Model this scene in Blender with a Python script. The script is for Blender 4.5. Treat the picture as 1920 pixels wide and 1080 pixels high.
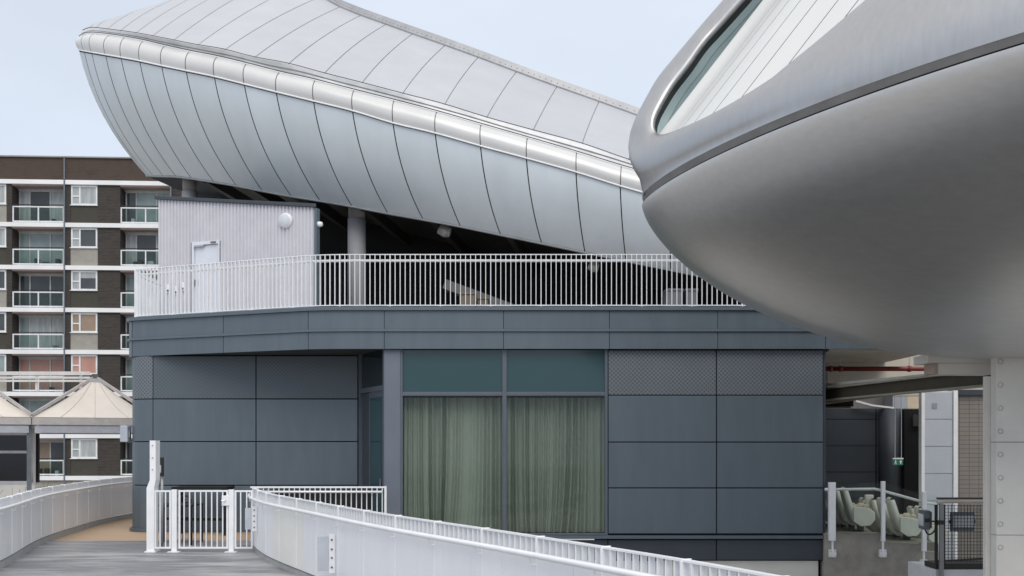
import bpy, math, random
from math import sin, cos, pi, radians, sqrt, atan2, hypot
from mathutils import Vector as V
random.seed(7)
for o in list(bpy.data.objects): bpy.data.objects.remove(o)
S = bpy.context.scene
COL = S.collection

# ------------------------------------------------------------------ camera
EYE = 1.88            # eye height above the ramp deck
F, CX, HY = 1920.0, 960.0, 835.0
cam = bpy.data.cameras.new('camera'); camo = bpy.data.objects.new('camera', cam); COL.objects.link(camo)
camo.location = (0, 0, EYE); camo.rotation_euler = (pi/2, 0, 0)
cam.sensor_width = 36; cam.lens = 36; cam.shift_y = (HY-540)/1920; cam.clip_end = 3000; cam.clip_start = .05
S.camera = camo
S.render.resolution_x = 1024; S.render.resolution_y = 576

# ------------------------------------------------------------------ sky and sun (bright overcast)
SUN_EL, SUN_AZ = radians(50), radians(166)      # azimuth clockwise from +Y
W = bpy.data.worlds.new('World'); S.world = W; W.use_nodes = True
nt = W.node_tree; N = nt.nodes; L = nt.links
for n in list(N): N.remove(n)
out = N.new('ShaderNodeOutputWorld'); bg = N.new('ShaderNodeBackground'); L.new(bg.outputs[0], out.inputs[0])
sky = N.new('ShaderNodeTexSky'); sky.sky_type = 'NISHITA'; sky.sun_disc = False
sky.sun_elevation = SUN_EL; sky.sun_rotation = SUN_AZ; sky.dust_density = 3
tc = N.new('ShaderNodeTexCoord'); sep = N.new('ShaderNodeSeparateXYZ'); L.new(tc.outputs['Generated'], sep.inputs[0])
ramp = N.new('ShaderNodeValToRGB'); L.new(sep.outputs['Z'], ramp.inputs[0])
ramp.color_ramp.elements[0].position = 0.0; ramp.color_ramp.elements[0].color = (.68, .76, .90, 1)
ramp.color_ramp.elements[1].position = .9; ramp.color_ramp.elements[1].color = (1.0, 1.0, 1.0, 1)
e = ramp.color_ramp.elements.new(.38); e.color = (.76, .83, .94, 1)
nz = N.new('ShaderNodeTexNoise'); nz.inputs['Scale'].default_value = 2.2; nz.inputs['Detail'].default_value = 5
mp = N.new('ShaderNodeMapping'); mp.inputs['Scale'].default_value = (1, 1, 2.2); L.new(tc.outputs['Generated'], mp.inputs[0]); L.new(mp.outputs[0], nz.inputs['Vector'])
nr = N.new('ShaderNodeMapRange'); nr.inputs['From Min'].default_value = .35; nr.inputs['From Max'].default_value = .7
nr.inputs['To Min'].default_value = 10.2; nr.inputs['To Max'].default_value = 12.0; L.new(nz.outputs['Fac'], nr.inputs['Value'])
vm = N.new('ShaderNodeVectorMath'); vm.operation = 'SCALE'; L.new(ramp.outputs[0], vm.inputs[0]); L.new(nr.outputs[0], vm.inputs['Scale'])
mx = N.new('ShaderNodeMix'); mx.data_type = 'RGBA'; mx.inputs['Factor'].default_value = .85
L.new(sky.outputs[0], mx.inputs['A']); L.new(vm.outputs[0], mx.inputs['B']); L.new(mx.outputs['Result'], bg.inputs[0])
bg.inputs[1].default_value = .1
sl = bpy.data.lights.new('sun', 'SUN'); sl.energy = 1.6; sl.angle = radians(45); sl.color = (1, .96, .9)
so = bpy.data.objects.new('sun', sl); COL.objects.link(so)
d = V((sin(SUN_AZ)*cos(SUN_EL), cos(SUN_AZ)*cos(SUN_EL), sin(SUN_EL)))
so.rotation_euler = d.to_track_quat('Z', 'Y').to_euler(); so.location = (0, -20, 40)
S.view_settings.view_transform = 'Standard'; S.view_settings.look = 'None'; S.view_settings.exposure = 0; S.view_settings.gamma = 1
S.view_settings.use_curve_mapping = False

# ------------------------------------------------------------------ helpers
def P(px, py, Y):                       # photograph pixel + real distance -> point in the place
    return V(((px-CX)*Y/F, Y, EYE-(py-HY)*Y/F))
def XA(px, Y): return (px-CX)*Y/F
def ZA(py, Y): return EYE-(py-HY)*Y/F
MATS = {}
def mat(name, col, rough=.6, metal=0, var=.12, scale=3.0, bump=0, bscale=40, stretch=None, spec=.5, coat=0, pattern=None, tone=0, rv=.07):
    if name in MATS: return MATS[name]
    m = bpy.data.materials.new(name); m.use_nodes = True; t = m.node_tree; n = t.nodes; l = t.links
    b = n['Principled BSDF']; b.inputs['Roughness'].default_value = rough; b.inputs['Metallic'].default_value = metal
    b.inputs['Specular IOR Level'].default_value = spec; b.inputs['Coat Weight'].default_value = coat; b.inputs['Coat Roughness'].default_value = .12
    tcn = n.new('ShaderNodeTexCoord'); mpn = n.new('ShaderNodeMapping'); l.new(tcn.outputs['Object'], mpn.inputs[0])
    if stretch: mpn.inputs['Scale'].default_value = stretch
    no = n.new('ShaderNodeTexNoise'); no.inputs['Scale'].default_value = scale; no.inputs['Detail'].default_value = 6; no.inputs['Roughness'].default_value = .6
    l.new(mpn.outputs[0], no.inputs['Vector'])
    mr = n.new('ShaderNodeMapRange'); mr.inputs['From Min'].default_value = .3; mr.inputs['From Max'].default_value = .7
    mr.inputs['To Min'].default_value = 1-var; mr.inputs['To Max'].default_value = 1+var; l.new(no.outputs['Fac'], mr.inputs['Value'])
    vs = n.new('ShaderNodeVectorMath'); vs.operation = 'SCALE'; vs.inputs[0].default_value = col[:3]; l.new(mr.outputs[0], vs.inputs['Scale'])
    src = vs.outputs[0]
    if tone:
        oi = n.new('ShaderNodeObjectInfo'); tr_ = n.new('ShaderNodeMapRange'); tr_.inputs['To Min'].default_value = 1-tone; tr_.inputs['To Max'].default_value = 1+tone
        l.new(oi.outputs['Random'], tr_.inputs['Value']); v2 = n.new('ShaderNodeVectorMath'); v2.operation = 'SCALE'; l.new(src, v2.inputs[0]); l.new(tr_.outputs[0], v2.inputs['Scale']); src = v2.outputs[0]
    if pattern: src = pattern(n, l, tcn, src, b)
    l.new(src, b.inputs['Base Color'])
    rr = n.new('ShaderNodeMapRange'); rr.inputs['To Min'].default_value = max(.02, rough-rv); rr.inputs['To Max'].default_value = min(1, rough+rv)
    l.new(no.outputs['Fac'], rr.inputs['Value']); l.new(rr.outputs[0], b.inputs['Roughness'])
    if bump:
        n2 = n.new('ShaderNodeTexNoise'); n2.inputs['Scale'].default_value = bscale; n2.inputs['Detail'].default_value = 4; l.new(mpn.outputs[0], n2.inputs['Vector'])
        bp = n.new('ShaderNodeBump'); bp.inputs['Strength'].default_value = bump; bp.inputs['Distance'].default_value = .02; l.new(n2.outputs['Fac'], bp.inputs['Height']); l.new(bp.outputs[0], b.inputs['Normal'])
    MATS[name] = m; return m
def glass(name, tint, refl=1.0, rough=.02):
    if name in MATS: return MATS[name]
    m = bpy.data.materials.new(name); m.use_nodes = True; t = m.node_tree; n = t.nodes; l = t.links
    for x in list(n):
        if x.type != 'OUTPUT_MATERIAL': n.remove(x)
    o = [x for x in n if x.type == 'OUTPUT_MATERIAL'][0]
    tr = n.new('ShaderNodeBsdfTransparent'); tr.inputs[0].default_value = (*tint, 1)
    gl = n.new('ShaderNodeBsdfGlossy'); gl.inputs['Roughness'].default_value = rough
    fr = n.new('ShaderNodeFresnel'); fr.inputs[0].default_value = 1.5
    mu = n.new('ShaderNodeMath'); mu.operation = 'MULTIPLY'; mu.inputs[1].default_value = refl; l.new(fr.outputs[0], mu.inputs[0])
    mi = n.new('ShaderNodeMixShader'); l.new(mu.outputs[0], mi.inputs[0]); l.new(tr.outputs[0], mi.inputs[1]); l.new(gl.outputs[0], mi.inputs[2]); l.new(mi.outputs[0], o.inputs[0])
    MATS[name] = m; return m

class MB:
    def __init__(s): s.v = []; s.f = []
    def quad(s, a, b, c, d):
        k = len(s.v); s.v += [V(a), V(b), V(c), V(d)]; s.f.append((k, k+1, k+2, k+3))
    def poly(s, pts):
        k = len(s.v); s.v += [V(p) for p in pts]; s.f.append(tuple(range(k, k+len(pts))))
    def hexa(s, p):                     # 8 corners: bottom 4 ccw, top 4 ccw
        k = len(s.v); s.v += [V(q) for q in p]
        for f in ((3,2,1,0),(4,5,6,7),(0,1,5,4),(1,2,6,5),(2,3,7,6),(3,0,4,7)): s.f.append(tuple(k+i for i in f))
    def box(s, x0, x1, y0, y1, z0, z1):
        s.hexa([(x0,y0,z0),(x1,y0,z0),(x1,y1,z0),(x0,y1,z0),(x0,y0,z1),(x1,y0,z1),(x1,y1,z1),(x0,y1,z1)]); return s
    def bar(s, a, b, w, h, up=(0,0,1)):  # rectangular bar a->b, w across, h along up
        a, b = V(a), V(b); t = (b-a).normalized(); u = V(up)
        if abs(t.dot(u)) > .98: u = V((0,1,0))
        r = t.cross(u).normalized(); u = r.cross(t)
        r *= w/2; u *= h/2
        s.hexa([a-r-u, a+r-u, a+r+u, a-r+u, b-r-u, b+r-u, b+r+u, b-r+u]); return s
    def tube(s, pts, r, n=8, cap=True):
        pts = [V(p) for p in pts]; k0 = len(s.v); R = r if isinstance(r, (list, tuple)) else [r]*len(pts)
        for i, p in enumerate(pts):
            t = (pts[min(i+1, len(pts)-1)]-pts[max(i-1, 0)]).normalized()
            u = V((0,0,1)) if abs(t.z) < .95 else V((0,1,0))
            a = t.cross(u).normalized(); b = a.cross(t)
            for j in range(n): s.v.append(p+a*cos(2*pi*j/n)*R[i]+b*sin(2*pi*j/n)*R[i])
        for i in range(len(pts)-1):
            for j in range(n): s.f.append((k0+i*n+j, k0+i*n+(j+1)%n, k0+(i+1)*n+(j+1)%n, k0+(i+1)*n+j))
        if cap:
            s.f.append(tuple(k0+j for j in range(n))[::-1]); s.f.append(tuple(k0+(len(pts)-1)*n+j for j in range(n)))
        return s
    def grid(s, rows, closed=False):
        k = len(s.v); nr = len(rows); nc = len(rows[0])
        for r in rows: s.v += [V(p) for p in r]
        for i in range(nr-1):
            for j in range(nc if closed else nc-1):
                j2 = (j+1) % nc
                s.f.append((k+i*nc+j, k+i*nc+j2, k+(i+1)*nc+j2, k+(i+1)*nc+j))
        return s
    def ribbon(s, path, z0, z1, th, inward=1):   # wall of thickness th standing on a plan path [(x,y)..]; z may be lists
        n = len(path); nor = normals(path)
        Z0 = z0 if isinstance(z0, (list, tuple)) else [z0]*n; Z1 = z1 if isinstance(z1, (list, tuple)) else [z1]*n
        k = len(s.v)
        for i, (x, y) in enumerate(path):
            nx, ny = nor[i]; xi, yi = x+nx*th*inward, y+ny*th*inward
            s.v += [V((x,y,Z0[i])), V((xi,yi,Z0[i])), V((xi,yi,Z1[i])), V((x,y,Z1[i]))]
        for i in range(n-1):
            a = k+4*i; b = a+4
            for j in range(4): s.f.append((a+j, a+(j+1)%4, b+(j+1)%4, b+j))
        s.f.append((k, k+3, k+2, k+1)); e = k+4*(n-1); s.f.append((e, e+1, e+2, e+3)); return s
    def build(s, name, m, parent=None, smooth=False, local=False, bevel=0, origin=None):
        me = bpy.data.meshes.new(name)
        off = V((0,0,0))
        if not local:
            q = parent
            while q is not None: off = off+q.location; q = q.parent
            if parent is None and s.v:
                if origin is None:
                    xs = [p.x for p in s.v]; ys = [p.y for p in s.v]; zs = [p.z for p in s.v]
                    off = V(((min(xs)+max(xs))/2, (min(ys)+max(ys))/2, min(zs)))
                else: off = V(origin)
        me.from_pydata([tuple(p-off) for p in s.v], [], s.f); me.update()
        import bmesh
        bm = bmesh.new(); bm.from_mesh(me); bmesh.ops.remove_doubles(bm, verts=bm.verts, dist=1e-5); bmesh.ops.recalc_face_normals(bm, faces=bm.faces); bm.to_mesh(me); bm.free()
        if smooth:
            for p in me.polygons: p.use_smooth = True
        me.materials.append(m)
        o = bpy.data.objects.new(name, me); COL.objects.link(o)
        if parent is not None: o.parent = parent
        elif not local: o.location = off
        if bevel:
            md = o.modifiers.new('bevel', 'BEVEL'); md.width = bevel; md.segments = 2; md.limit_method = 'ANGLE'
        return o
def normals(path):
    r = []
    for i in range(len(path)):
        a = path[max(i-1, 0)]; b = path[min(i+1, len(path)-1)]
        dx, dy = b[0]-a[0], b[1]-a[1]; q = hypot(dx, dy) or 1
        r.append((-dy/q, dx/q))            # left of travel
    return r
def tag(o, label, cat, group=None):
    o['label'] = label; o['category'] = cat
    if group: o['group'] = group
    return o
def thing(name, label, cat, loc, group=None, rz=0):
    o = bpy.data.objects.new(name, None); COL.objects.link(o); o.location = loc; o.rotation_euler = (0, 0, rz); o.empty_display_size = .2
    return tag(o, label, cat, group)
def kids(o): return [c for c in bpy.data.objects if c.parent == o]
def dup(o, loc, rz, label, group=None):
    r = o.copy(); COL.objects.link(r); r.location = loc; r.rotation_euler = (0, 0, rz); r['label'] = label
    if group: r['group'] = group
    for c in kids(o):
        d = c.copy(); COL.objects.link(d); d.parent = r
        for g in kids(c):
            h = g.copy(); COL.objects.link(h); h.parent = d
    return r
def cr(p0, p1, p2, p3, t):
    return .5*((2*p1)+(p2-p0)*t+(2*p0-5*p1+4*p2-p3)*t*t+(3*p1-p0-3*p2+p3)*t**3)
def spline(pts, n):
    pts = [V(p) if len(p) == 3 else V((p[0], p[1], 0)) for p in pts]; o = []
    for i in range(len(pts)-1):
        a = pts[i-1] if i else pts[0]*2-pts[1]; d = pts[i+2] if i+2 < len(pts) else pts[-1]*2-pts[-2]
        for k in range(n): o.append(cr(a, pts[i], pts[i+1], d, k/n))
    o.append(pts[-1]); return o
def bez(a, b, c, t): return a*(1-t)**2+b*2*t*(1-t)+c*t*t
def resample(path, step):
    pts = [V((p[0], p[1], 0)) for p in path]; o = [pts[0]]; acc = 0
    for a, b in zip(pts, pts[1:]):
        l = (b-a).length; s = step-acc
        while s <= l: o.append(a.lerp(b, s/l)); s += step
        acc = (acc+l) % step
    return [(p.x, p.y) for p in o]

# ------------------------------------------------------------------ materials
slate = mat('slate_cladding', (.114, .144, .171), .42, .2, .07, 1.6, 0, 40, (3, 3, .5), tone=.035)
slate_dark = mat('dark_slate', (.052, .062, .078), .5, .1, .1, 1.5)
joint = mat('joint_shadow', (.012, .014, .017), .9, 0, .1)
white = mat('white_paint', (.86, .865, .88), .4, 0, .05, 4)
whitemetal = mat('white_powder_coat', (.85, .86, .88), .35, 0, .05, 6)
cream = mat('cream_concrete', (.74, .715, .66), .75, 0, .07, 1.5, .15, 30)
black = mat('black_metal', (.012, .012, .013), .45, 0, .2)
void = mat('matt_black_and_shade', (.012, .012, .013), .9, 0, .1)  # black of the furniture; on dark backings the colour stands in for shade
steel = mat('brushed_steel', (.47, .47, .475), .42, 1.0, .05, 2.4, 0, 60, (7, 7, 1), rv=.07)
hullsteel = mat('brushed_hull_steel', (.67, .665, .66), .40, 1.0, .045, 2.2, 0, 40, (.5, 5, 9), rv=.05)
seamgrey = mat('seam_strip_grey', (.24, .235, .23), .5, .6, .15, 3)
skirtm = mat('pale_satin_panel', (.60, .65, .685), .32, .1, .05, .9, 0, spec=.5, stretch=(1.5, 1.5, .4), tone=.03)
bandm = mat('white_gloss_band', (.67, .665, .655), .3, .1, .04, 1, 0, tone=.025)
roofm = mat('pale_roof_panel', (.49, .50, .53), .42, .12, .05, .8, tone=.025)
olive = mat('olive_steel', (.34, .315, .25), .55, .2, .15, 3)
olive_dark = mat('olive_dark', (.075, .065, .042), .6, .2, .15, 3)
concrete = mat('rough_concrete', (.32, .30, .265), .85, 0, .28, 2.2, .35, 14)
glass_clear = glass('clear_glass', (.80, .88, .86), 1.0)
glass_room = glass('tinted_room_glass', (.86, .90, .87), .55)

# ------------------------------------------------------------------ ground, ramp deck
g = MB(); g.quad((-900, -300, -5), (900, -300, -5), (900, 1500, -5), (-900, 1500, -5))
go = g.build('ground', mat('pale_paving', (.36, .35, .33), .9, 0, .2, .5)); go['kind'] = 'structure'

rd_ = MB(); rd_.quad((-6, -9, -4.99), (60, -9, -4.99), (60, 19, -4.99), (-6, 19, -4.99)); o = rd_.build('hull_reflection_strip', mat('reflection_dark', (.10, .10, .10), .9, 0, .2, .6)); o['kind'] = 'structure'  # unseen dark strip added for the pod hull to reflect
LP = [(-6.6, 8.5), (-7.0, 12), (-7.7, 15.3), (-8.85, 19.2), (-9.45, 22.3), (-9.85, 25.2), (-9.75, 28), (-9.2, 30.5)]   # inner face of left parapet
RP = [(2.55, 3.2), (1.62, 6.0), (.22, 8.75), (-1.36, 11.5), (-2.75, 14.2), (-3.85, 16.4), (-4.55, 18.2), (-4.88, 19.45)]    # right parapet
LPs = [(p.x, p.y) for p in spline(LP, 10)]; RPs = [(p.x, p.y) for p in spline(RP, 10)]
def deckpat(n, l, tcn, src, b):
    w = n.new('ShaderNodeTexNoise'); m2 = n.new('ShaderNodeMapping'); m2.inputs['Scale'].default_value = (.45, 1.7, 1); m2.inputs['Rotation'].default_value = (0, 0, .08)
    l.new(tcn.outputs['Object'], m2.inputs[0]); l.new(m2.outputs[0], w.inputs['Vector']); w.inputs['Scale'].default_value = 1.3; w.inputs['Detail'].default_value = 6; w.inputs['Roughness'].default_value = .65
    r = n.new('ShaderNodeMapRange'); r.inputs['From Min'].default_value = .44; r.inputs['From Max'].default_value = .64; l.new(w.outputs['Fac'], r.inputs['Value'])
    mm = n.new('ShaderNodeMix'); mm.data_type = 'RGBA'; l.new(r.outputs[0], mm.inputs['Factor']); l.new(src, mm.inputs['A']); mm.inputs['B'].default_value = (.40, .40, .405, 1)
    return mm.outputs['Result']
deckm = mat('worn_grey_deck', (.19, .19, .205), .55, 0, .12, 2, .1, 60, pattern=deckpat)
d_ = MB(); top = []
left = [(x, y) for x, y in LPs if y <= 20.2]; right = [(x, y) for x, y in RPs]
xl = left[-1][0]
for z, flip in ((0, 0), (-.3, 1)):
    pts = [(x-.12, y, z) for x, y in left]+[(xl, 20.2, z), (-2.2, 20.2, z), (-2.2, 19.55, z)]+[(x+.12, y, z) for x, y in right[::-1]]
    d_.poly(pts if not flip else pts[::-1]); top.append(pts)
for i in range(len(top[0])):
    a, b = top[0][i], top[0][(i+1) % len(top[0])]; c, d = top[1][(i+1) % len(top[0])], top[1][i]; d_.quad(a, b, c, d)
o = d_.build('ramp_deck', deckm); o['kind'] = 'structure'
t_ = MB()
pts = [(x-.1, y) for x, y in LPs if y >= 20.2]
t_.poly([(xl-.1, 20.205, -.004)]+[(x, y, -.004) for x, y in pts]+[(-2.0, 30.5, -.004), (-2.0, 20.205, -.004)])
o = t_.build('terrace_floor', mat('tan_timber_deck', (.46, .33, .22), .6, 0, .14, 2.5, .1, 40, (.6, 8, 1))); o['kind'] = 'structure'
k_ = MB(); k_.ribbon([(x, y) for x, y in LPs if y > 14.5], -.02, .11, .14, 1)
o = k_.build('left_kerb', mat('kerb_grey', (.42, .42, .42), .7, 0, .1)); o['kind'] = 'structure'
k_ = MB(); k_.ribbon([(x-.02, y) for x, y in RPs], -.02, .07, .12, -1)
o = k_.build('right_kerb', MATS['kerb_grey']); o['kind'] = 'structure'

# ------------------------------------------------------------------ slat parapets of the ramp
def parapet(name, label, path, zt, side, h_rail, z0=.12, step=.1, depth=.05, thick=.014, post=1.0, plates=()):
    root = thing(name, label, 'railing', (path[len(path)//2][0], path[len(path)//2][1], 0))
    rp = resample(path, .25); no = normals(rp)
    sl = MB()
    q = resample(path, step); qn = normals(q)
    for (x, y), (nx, ny) in zip(q, qn):
        a = V((x, y, 0)); nrm = V((nx, ny, 0)); tv = V((ny, -nx, 0))
        c = [a-tv*thick/2-nrm*depth/2, a+tv*thick/2-nrm*depth/2, a+tv*thick/2+nrm*depth/2, a-tv*thick/2+nrm*depth/2]
        sl.hexa([p+V((0,0,z0)) for p in c]+[p+V((0,0,zt-.012)) for p in c])
    sl.build('slat_infill', whitemetal, root)
    b = MB(); b.ribbon([(x-nx*.03, y-ny*.03) for (x, y), (nx, ny) in zip(rp, no)], zt-.01, zt+.004, .06, 1); b.build('top_rail', whitemetal, root)
    b = MB(); b.ribbon([(x-nx*.03, y-ny*.03) for (x, y), (nx, ny) in zip(rp, no)], z0-.03, z0+.015, .06, 1); b.build('bottom_rail', whitemetal, root)
    hp = [V((x+nx*side*.105, y+ny*side*.105, h_rail)) for (x, y), (nx, ny) in zip(rp, no)]
    b = MB(); b.tube(hp, .026, 10); b.build('handrail', white, root, True)
    pp = resample(path, post); pn = normals(pp)
    for (x, y), (nx, ny) in zip(pp, pn):
        a = V((x, y, 0)); nrm = V((nx, ny, 0))*side
        b = MB(); b.bar(a+V((0,0,z0)), a+V((0,0,zt+.01)), .012, .09, up=nrm)
        b.tube([a+nrm*.03+V((0,0,h_rail-.09)), a+nrm*.09+V((0,0,h_rail-.085)), a+nrm*.105+V((0,0,h_rail-.02))], .008, 6)
        b.build('post', white, root)
    return root
rail_r = parapet('ramp_railing', 'long white slatted railing curving from the gate down to the lower right corner', RPs, 1.10, 1, .955)
# flush white panels fixed to the inner face of the slats
panw = mat('white_infill_panel', (.87, .88, .90), .42, 0, .035, 1.2, 0, 40, (2, 2, .5), tone=.02); panc = mat('cream_infill_panel', (.87, .86, .81), .42, 0, .04, 1.2)
def infill(root, path, side, z0, z1, cream_px=None):
    rp = resample(path, .1); k = 0
    while k < len(rp)-2:
        n_ = 6; seg = rp[k:k+n_+1]
        if len(seg) < 3: break
        no = normals(rp)[k:k+len(seg)]
        e0 = V((*seg[0], 0)).lerp(V((*seg[1], 0)), .02); e1 = V((*seg[-1], 0)).lerp(V((*seg[-2], 0)), .02)
        seg = [(e0.x, e0.y)]+seg[1:-1]+[(e1.x, e1.y)]
        px = CX+F*seg[len(seg)//2][0]/seg[len(seg)//2][1]
        m = panc if cream_px and cream_px[0] < px < cream_px[1] else panw
        b = MB(); b.ribbon([(x+nx*side*.028, y+ny*side*.028) for (x, y), (nx, ny) in zip(seg, no)], z0, z1, .012, side); b.build('infill_panel', m, root)
        k += n_
infill(rail_r, RPs, 1, .1, .97, (515, 565))
lft = parapet('ramp_railing', 'white slatted railing curving along the left edge of the ramp toward the tents', [(x-.03, y) for x, y in LPs], 1.06, -1, .93, z0=.16)
infill(lft, [(x-.03, y) for x, y in LPs], -1, .14, 1.045)
# bracketed plates on the inner face of the right parapet
def plate(px, py, hpx, wpx, label):
    # nearest path point along this sight line
    best = min(RPs, key=lambda p: abs(CX+F*p[0]/p[1]-px)); i = RPs.index(best); nx, ny = normals(RPs)[i]
    a = V((best[0]+nx*.10, best[1]+ny*.10, ZA(py, best[1]))); tv = V((-ny, nx, 0))*-1; nrm = V((nx, ny, 0)); sc = best[1]/F
    r = thing('guard_plate', label, 'bracket plate', (a.x, a.y, a.z-hpx*sc/2), 'bracket plates on the ramp railing')
    h = hpx*sc
    b = MB(); b.bar(a+nrm*(.04+wpx*sc/2)-V((0,0,h/2)), a+nrm*(.04+wpx*sc/2)+V((0,0,h/2)), .012, wpx*sc, up=nrm); b.build('plate', mat('plate_grey', (.55, .58, .62), .4, .3), r)
    b = MB(); b.bar(a-V((0,0,h/2+.03))-nrm*.005, a+V((0,0,h/2+.03))-nrm*.005, .03, .075, up=nrm); b.build('bracket', white, r)
    for s in (-.8, -.25, .25, .8):
        b = MB(); c = a+V((0,0,h/2*s))+nrm*.0; sg = 1 if tv.y < 0 else -1; b.tube([c+tv*sg*.015, c+tv*sg*.028], .012, 8); b.build('bolt', mat('rusty_bolt', (.15, .10, .07), .7, .4), r)
    return r
plate(487, 972, 40, 12, 'smaller bracketed plate on the railing close to the gate')
plate(634, 1037, 64, 20, 'larger bracketed plate on the railing below the curtain window')

# landing fence in front of the recessed wall
YL = 19.45; x0, x1 = XA(470, YL), XA(724, YL)
lf = thing('landing_fence', 'short straight white fence with open bars in front of the recessed wall', 'fence', ((x0+x1)/2, YL, 0))
zt = ZA(912, YL)
MB().box(x0, x1-.03, YL-.025, YL+.025, zt-.03, zt).build('top_rail', whitemetal, lf)
MB().box(x0, x1-.03, YL-.025, YL+.025, .06, .09).build('bottom_rail', whitemetal, lf)
MB().tube([(x0, YL-.09, zt-.1), (x1-.06, YL-.09, zt-.1)], .022, 8).build('handrail', white, lf, True)
MB().box(x1-.03, x1+.01, YL-.03, YL+.03, 0, zt+.004).build('post', white, lf)
n = int((x1-x0)/.098)
for i in range(n):
    x = x0+.05+i*.098
    MB().box(x-.008, x+.008, YL-.02, YL+.02, .09, zt-.03).build('bar', whitemetal, lf)

# ------------------------------------------------------------------ gate across the ramp
YG = 18.05
def gx(px): return XA(px, YG)
def gz(py): return ZA(py, YG)
gate = thing('ramp_gate', 'white barred gate with lock box across the ramp', 'gate', (gx(380), YG, 0))
gt = gz(919)
def frame(parent, a, b, z0, z1, nm, w=.03):
    m = MB(); m.box(a, b, YG-.015, YG+.015, z1-w, z1); m.box(a, b, YG-.015, YG+.015, z0, z0+w)
    m.box(a, a+w, YG-.0145, YG+.0145, z0+w, z1-w); m.box(b-w, b, YG-.0145, YG+.0145, z0+w, z1-w); return m.build(nm, whitemetal, parent)
leaf = frame(gate, gx(335), gx(428), .06, gt, 'leaf_frame')
n = 8
for i in range(n):
    x = gx(335)+(gx(428)-gx(335))*(i+1)/(n+1)
    MB().box(x-.009, x+.009, YG-.012, YG+.012, .09, gt-.03).build('bar', whitemetal, leaf)
lk = MB(); lk.box(gx(417), gx(431), YG-.05, YG-.016, gz(948), gz(929)); lk.build('lock_box', white, leaf, bevel=.006)
MB().tube([(gx(424), YG-.05, gz(938)), (gx(424), YG-.1, gz(938)), (gx(418), YG-.11, gz(938))], .012, 8).build('handle', mat('galvanised', (.55, .56, .58), .3, .9), leaf)
for c in (327, 434):
    p = MB(); p.box(gx(c)-.045, gx(c)+.045, YG-.03, YG+.03, 0.012, gt+.01); p.build('post', white, gate, bevel=.006)
    MB().box(gx(c)-.10, gx(c)+.10, YG-.09, YG+.09, 0, .012).build('foot_plate', white, gate)
for a, b, k in ((290, 321, 2), (440, 474, 2)):
    fr = frame(gate, gx(a), gx(b), .06, gt-.002, 'side_panel')
    for i in range(k):
        x = gx(a)+(gx(b)-gx(a))*(i+1)/(k+1); MB().box(x-.009, x+.009, YG-.012, YG+.012, .09, gt-.032).build('bar', whitemetal, fr)
tp = thing('gate_post', 'tall cranked white steel upright with bolts beside the gate', 'post', (gx(285), YG+.05, 0))
m = MB(); zb = gz(915); zc = gz(900)
y0, y1 = YG-.06, YG+.16
for (xa, xb, za, xc, xd, zd) in ((gx(277), gx(291), 0.02, gx(277), gx(291), zb), (gx(277), gx(291), zb, gx(283), gx(294), zc), (gx(283), gx(294), zc, gx(283), gx(294), gz(826))):
    m.hexa([(xa,y0,za),(xb,y0,za),(xb,y1,za),(xa,y1,za),(xc,y0,zd),(xd,y0,zd),(xd,y1,zd),(xc,y1,zd)])
m.build('flange', white, tp)
for py in (835, 858, 880):
    MB().tube([(gx(288.5), y0+.002, gz(py)), (gx(288.5), y0-.012, gz(py))], .013, 8).build('bolt', MATS['galvanised'], tp)
MB().box(gx(274), gx(294), y0-.03, y1+.03, 0, .02).build('foot_plate', white, tp)
# push-button pole behind the gate
Yp = 19.0
pl = thing('entry_pole', 'slim grey pole with a black upright entry reader behind the gate', 'pole', (XA(304, Yp), Yp, 0))
MB().tube([(XA(304, Yp), Yp, 0), (XA(304, Yp), Yp, ZA(872, Yp))], .025, 8).build('pole', mat('pole_grey', (.35, .36, .36), .5, .3), pl, True)
MB().box(XA(303.5, Yp)-.02, XA(303.5, Yp)+.055, Yp-.07, Yp-.03, ZA(893, Yp), ZA(857, Yp)).build('reader', black, pl, bevel=.015)
MB().box(XA(299, Yp), XA(305, Yp), Yp-.11, Yp-.072, ZA(886, Yp), ZA(872, Yp)).build('reader_face', MATS['plate_grey'], pl)

# black table, chair and desk frame behind the gate
Yt = 19.6
tb = thing('cafe_table', 'black square metal table behind the left part of the gate', 'table', (XA(333, Yt), Yt, 0))
a, b = XA(295, Yt), XA(371, Yt); zt = .76
MB().box(a, b, Yt-.36, Yt+.36, zt-.035, zt).build('table_top', void, tb, bevel=.008)
for x in (a+.03, b-.03):
    for y in (Yt-.33, Yt+.33): MB().box(x-.022, x+.022, y-.022, y+.022, 0, zt-.035).build('leg', void, tb)
ch = thing('cafe_chair', 'black metal chair tucked under the square table', 'chair', (XA(333, 20.2), 20.15, 0))
cx, cy = XA(333, 20.2), 20.15
MB().box(cx-.21, cx+.21, cy-.22, cy+.2, .43, .46).build('seat', void, ch, bevel=.01)
bk = MB(); bk.tube([(cx-.2, cy+.2, .46), (cx-.2, cy+.25, .8), (cx-.12, cy+.27, .87), (cx+.12, cy+.27, .87), (cx+.2, cy+.25, .8), (cx+.2, cy+.2, .46)], .014, 8); bk.bar((cx-.19, cy+.24, .72), (cx+.19, cy+.24, .72), .015, .07)
bk.build('backrest', void, ch)
for x in (cx-.19, cx+.19):
    for y in (cy-.2, cy+.18): MB().tube([(x, y, .43), (x*1.0, y, 0)], .014, 8).build('leg', void, ch)
Yd = 21.6
dk = thing('desk_frame', 'tall black open desk frame standing against the slate wall behind the gate', 'desk', (XA(381, Yd), Yd, 0))
zd = ZA(912, Yd); a, b = XA(330, Yd), XA(433, Yd)
MB().box(a, b, Yd-.3, Yd+.3, zd-.05, zd).build('desk_top', void, dk)
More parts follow.
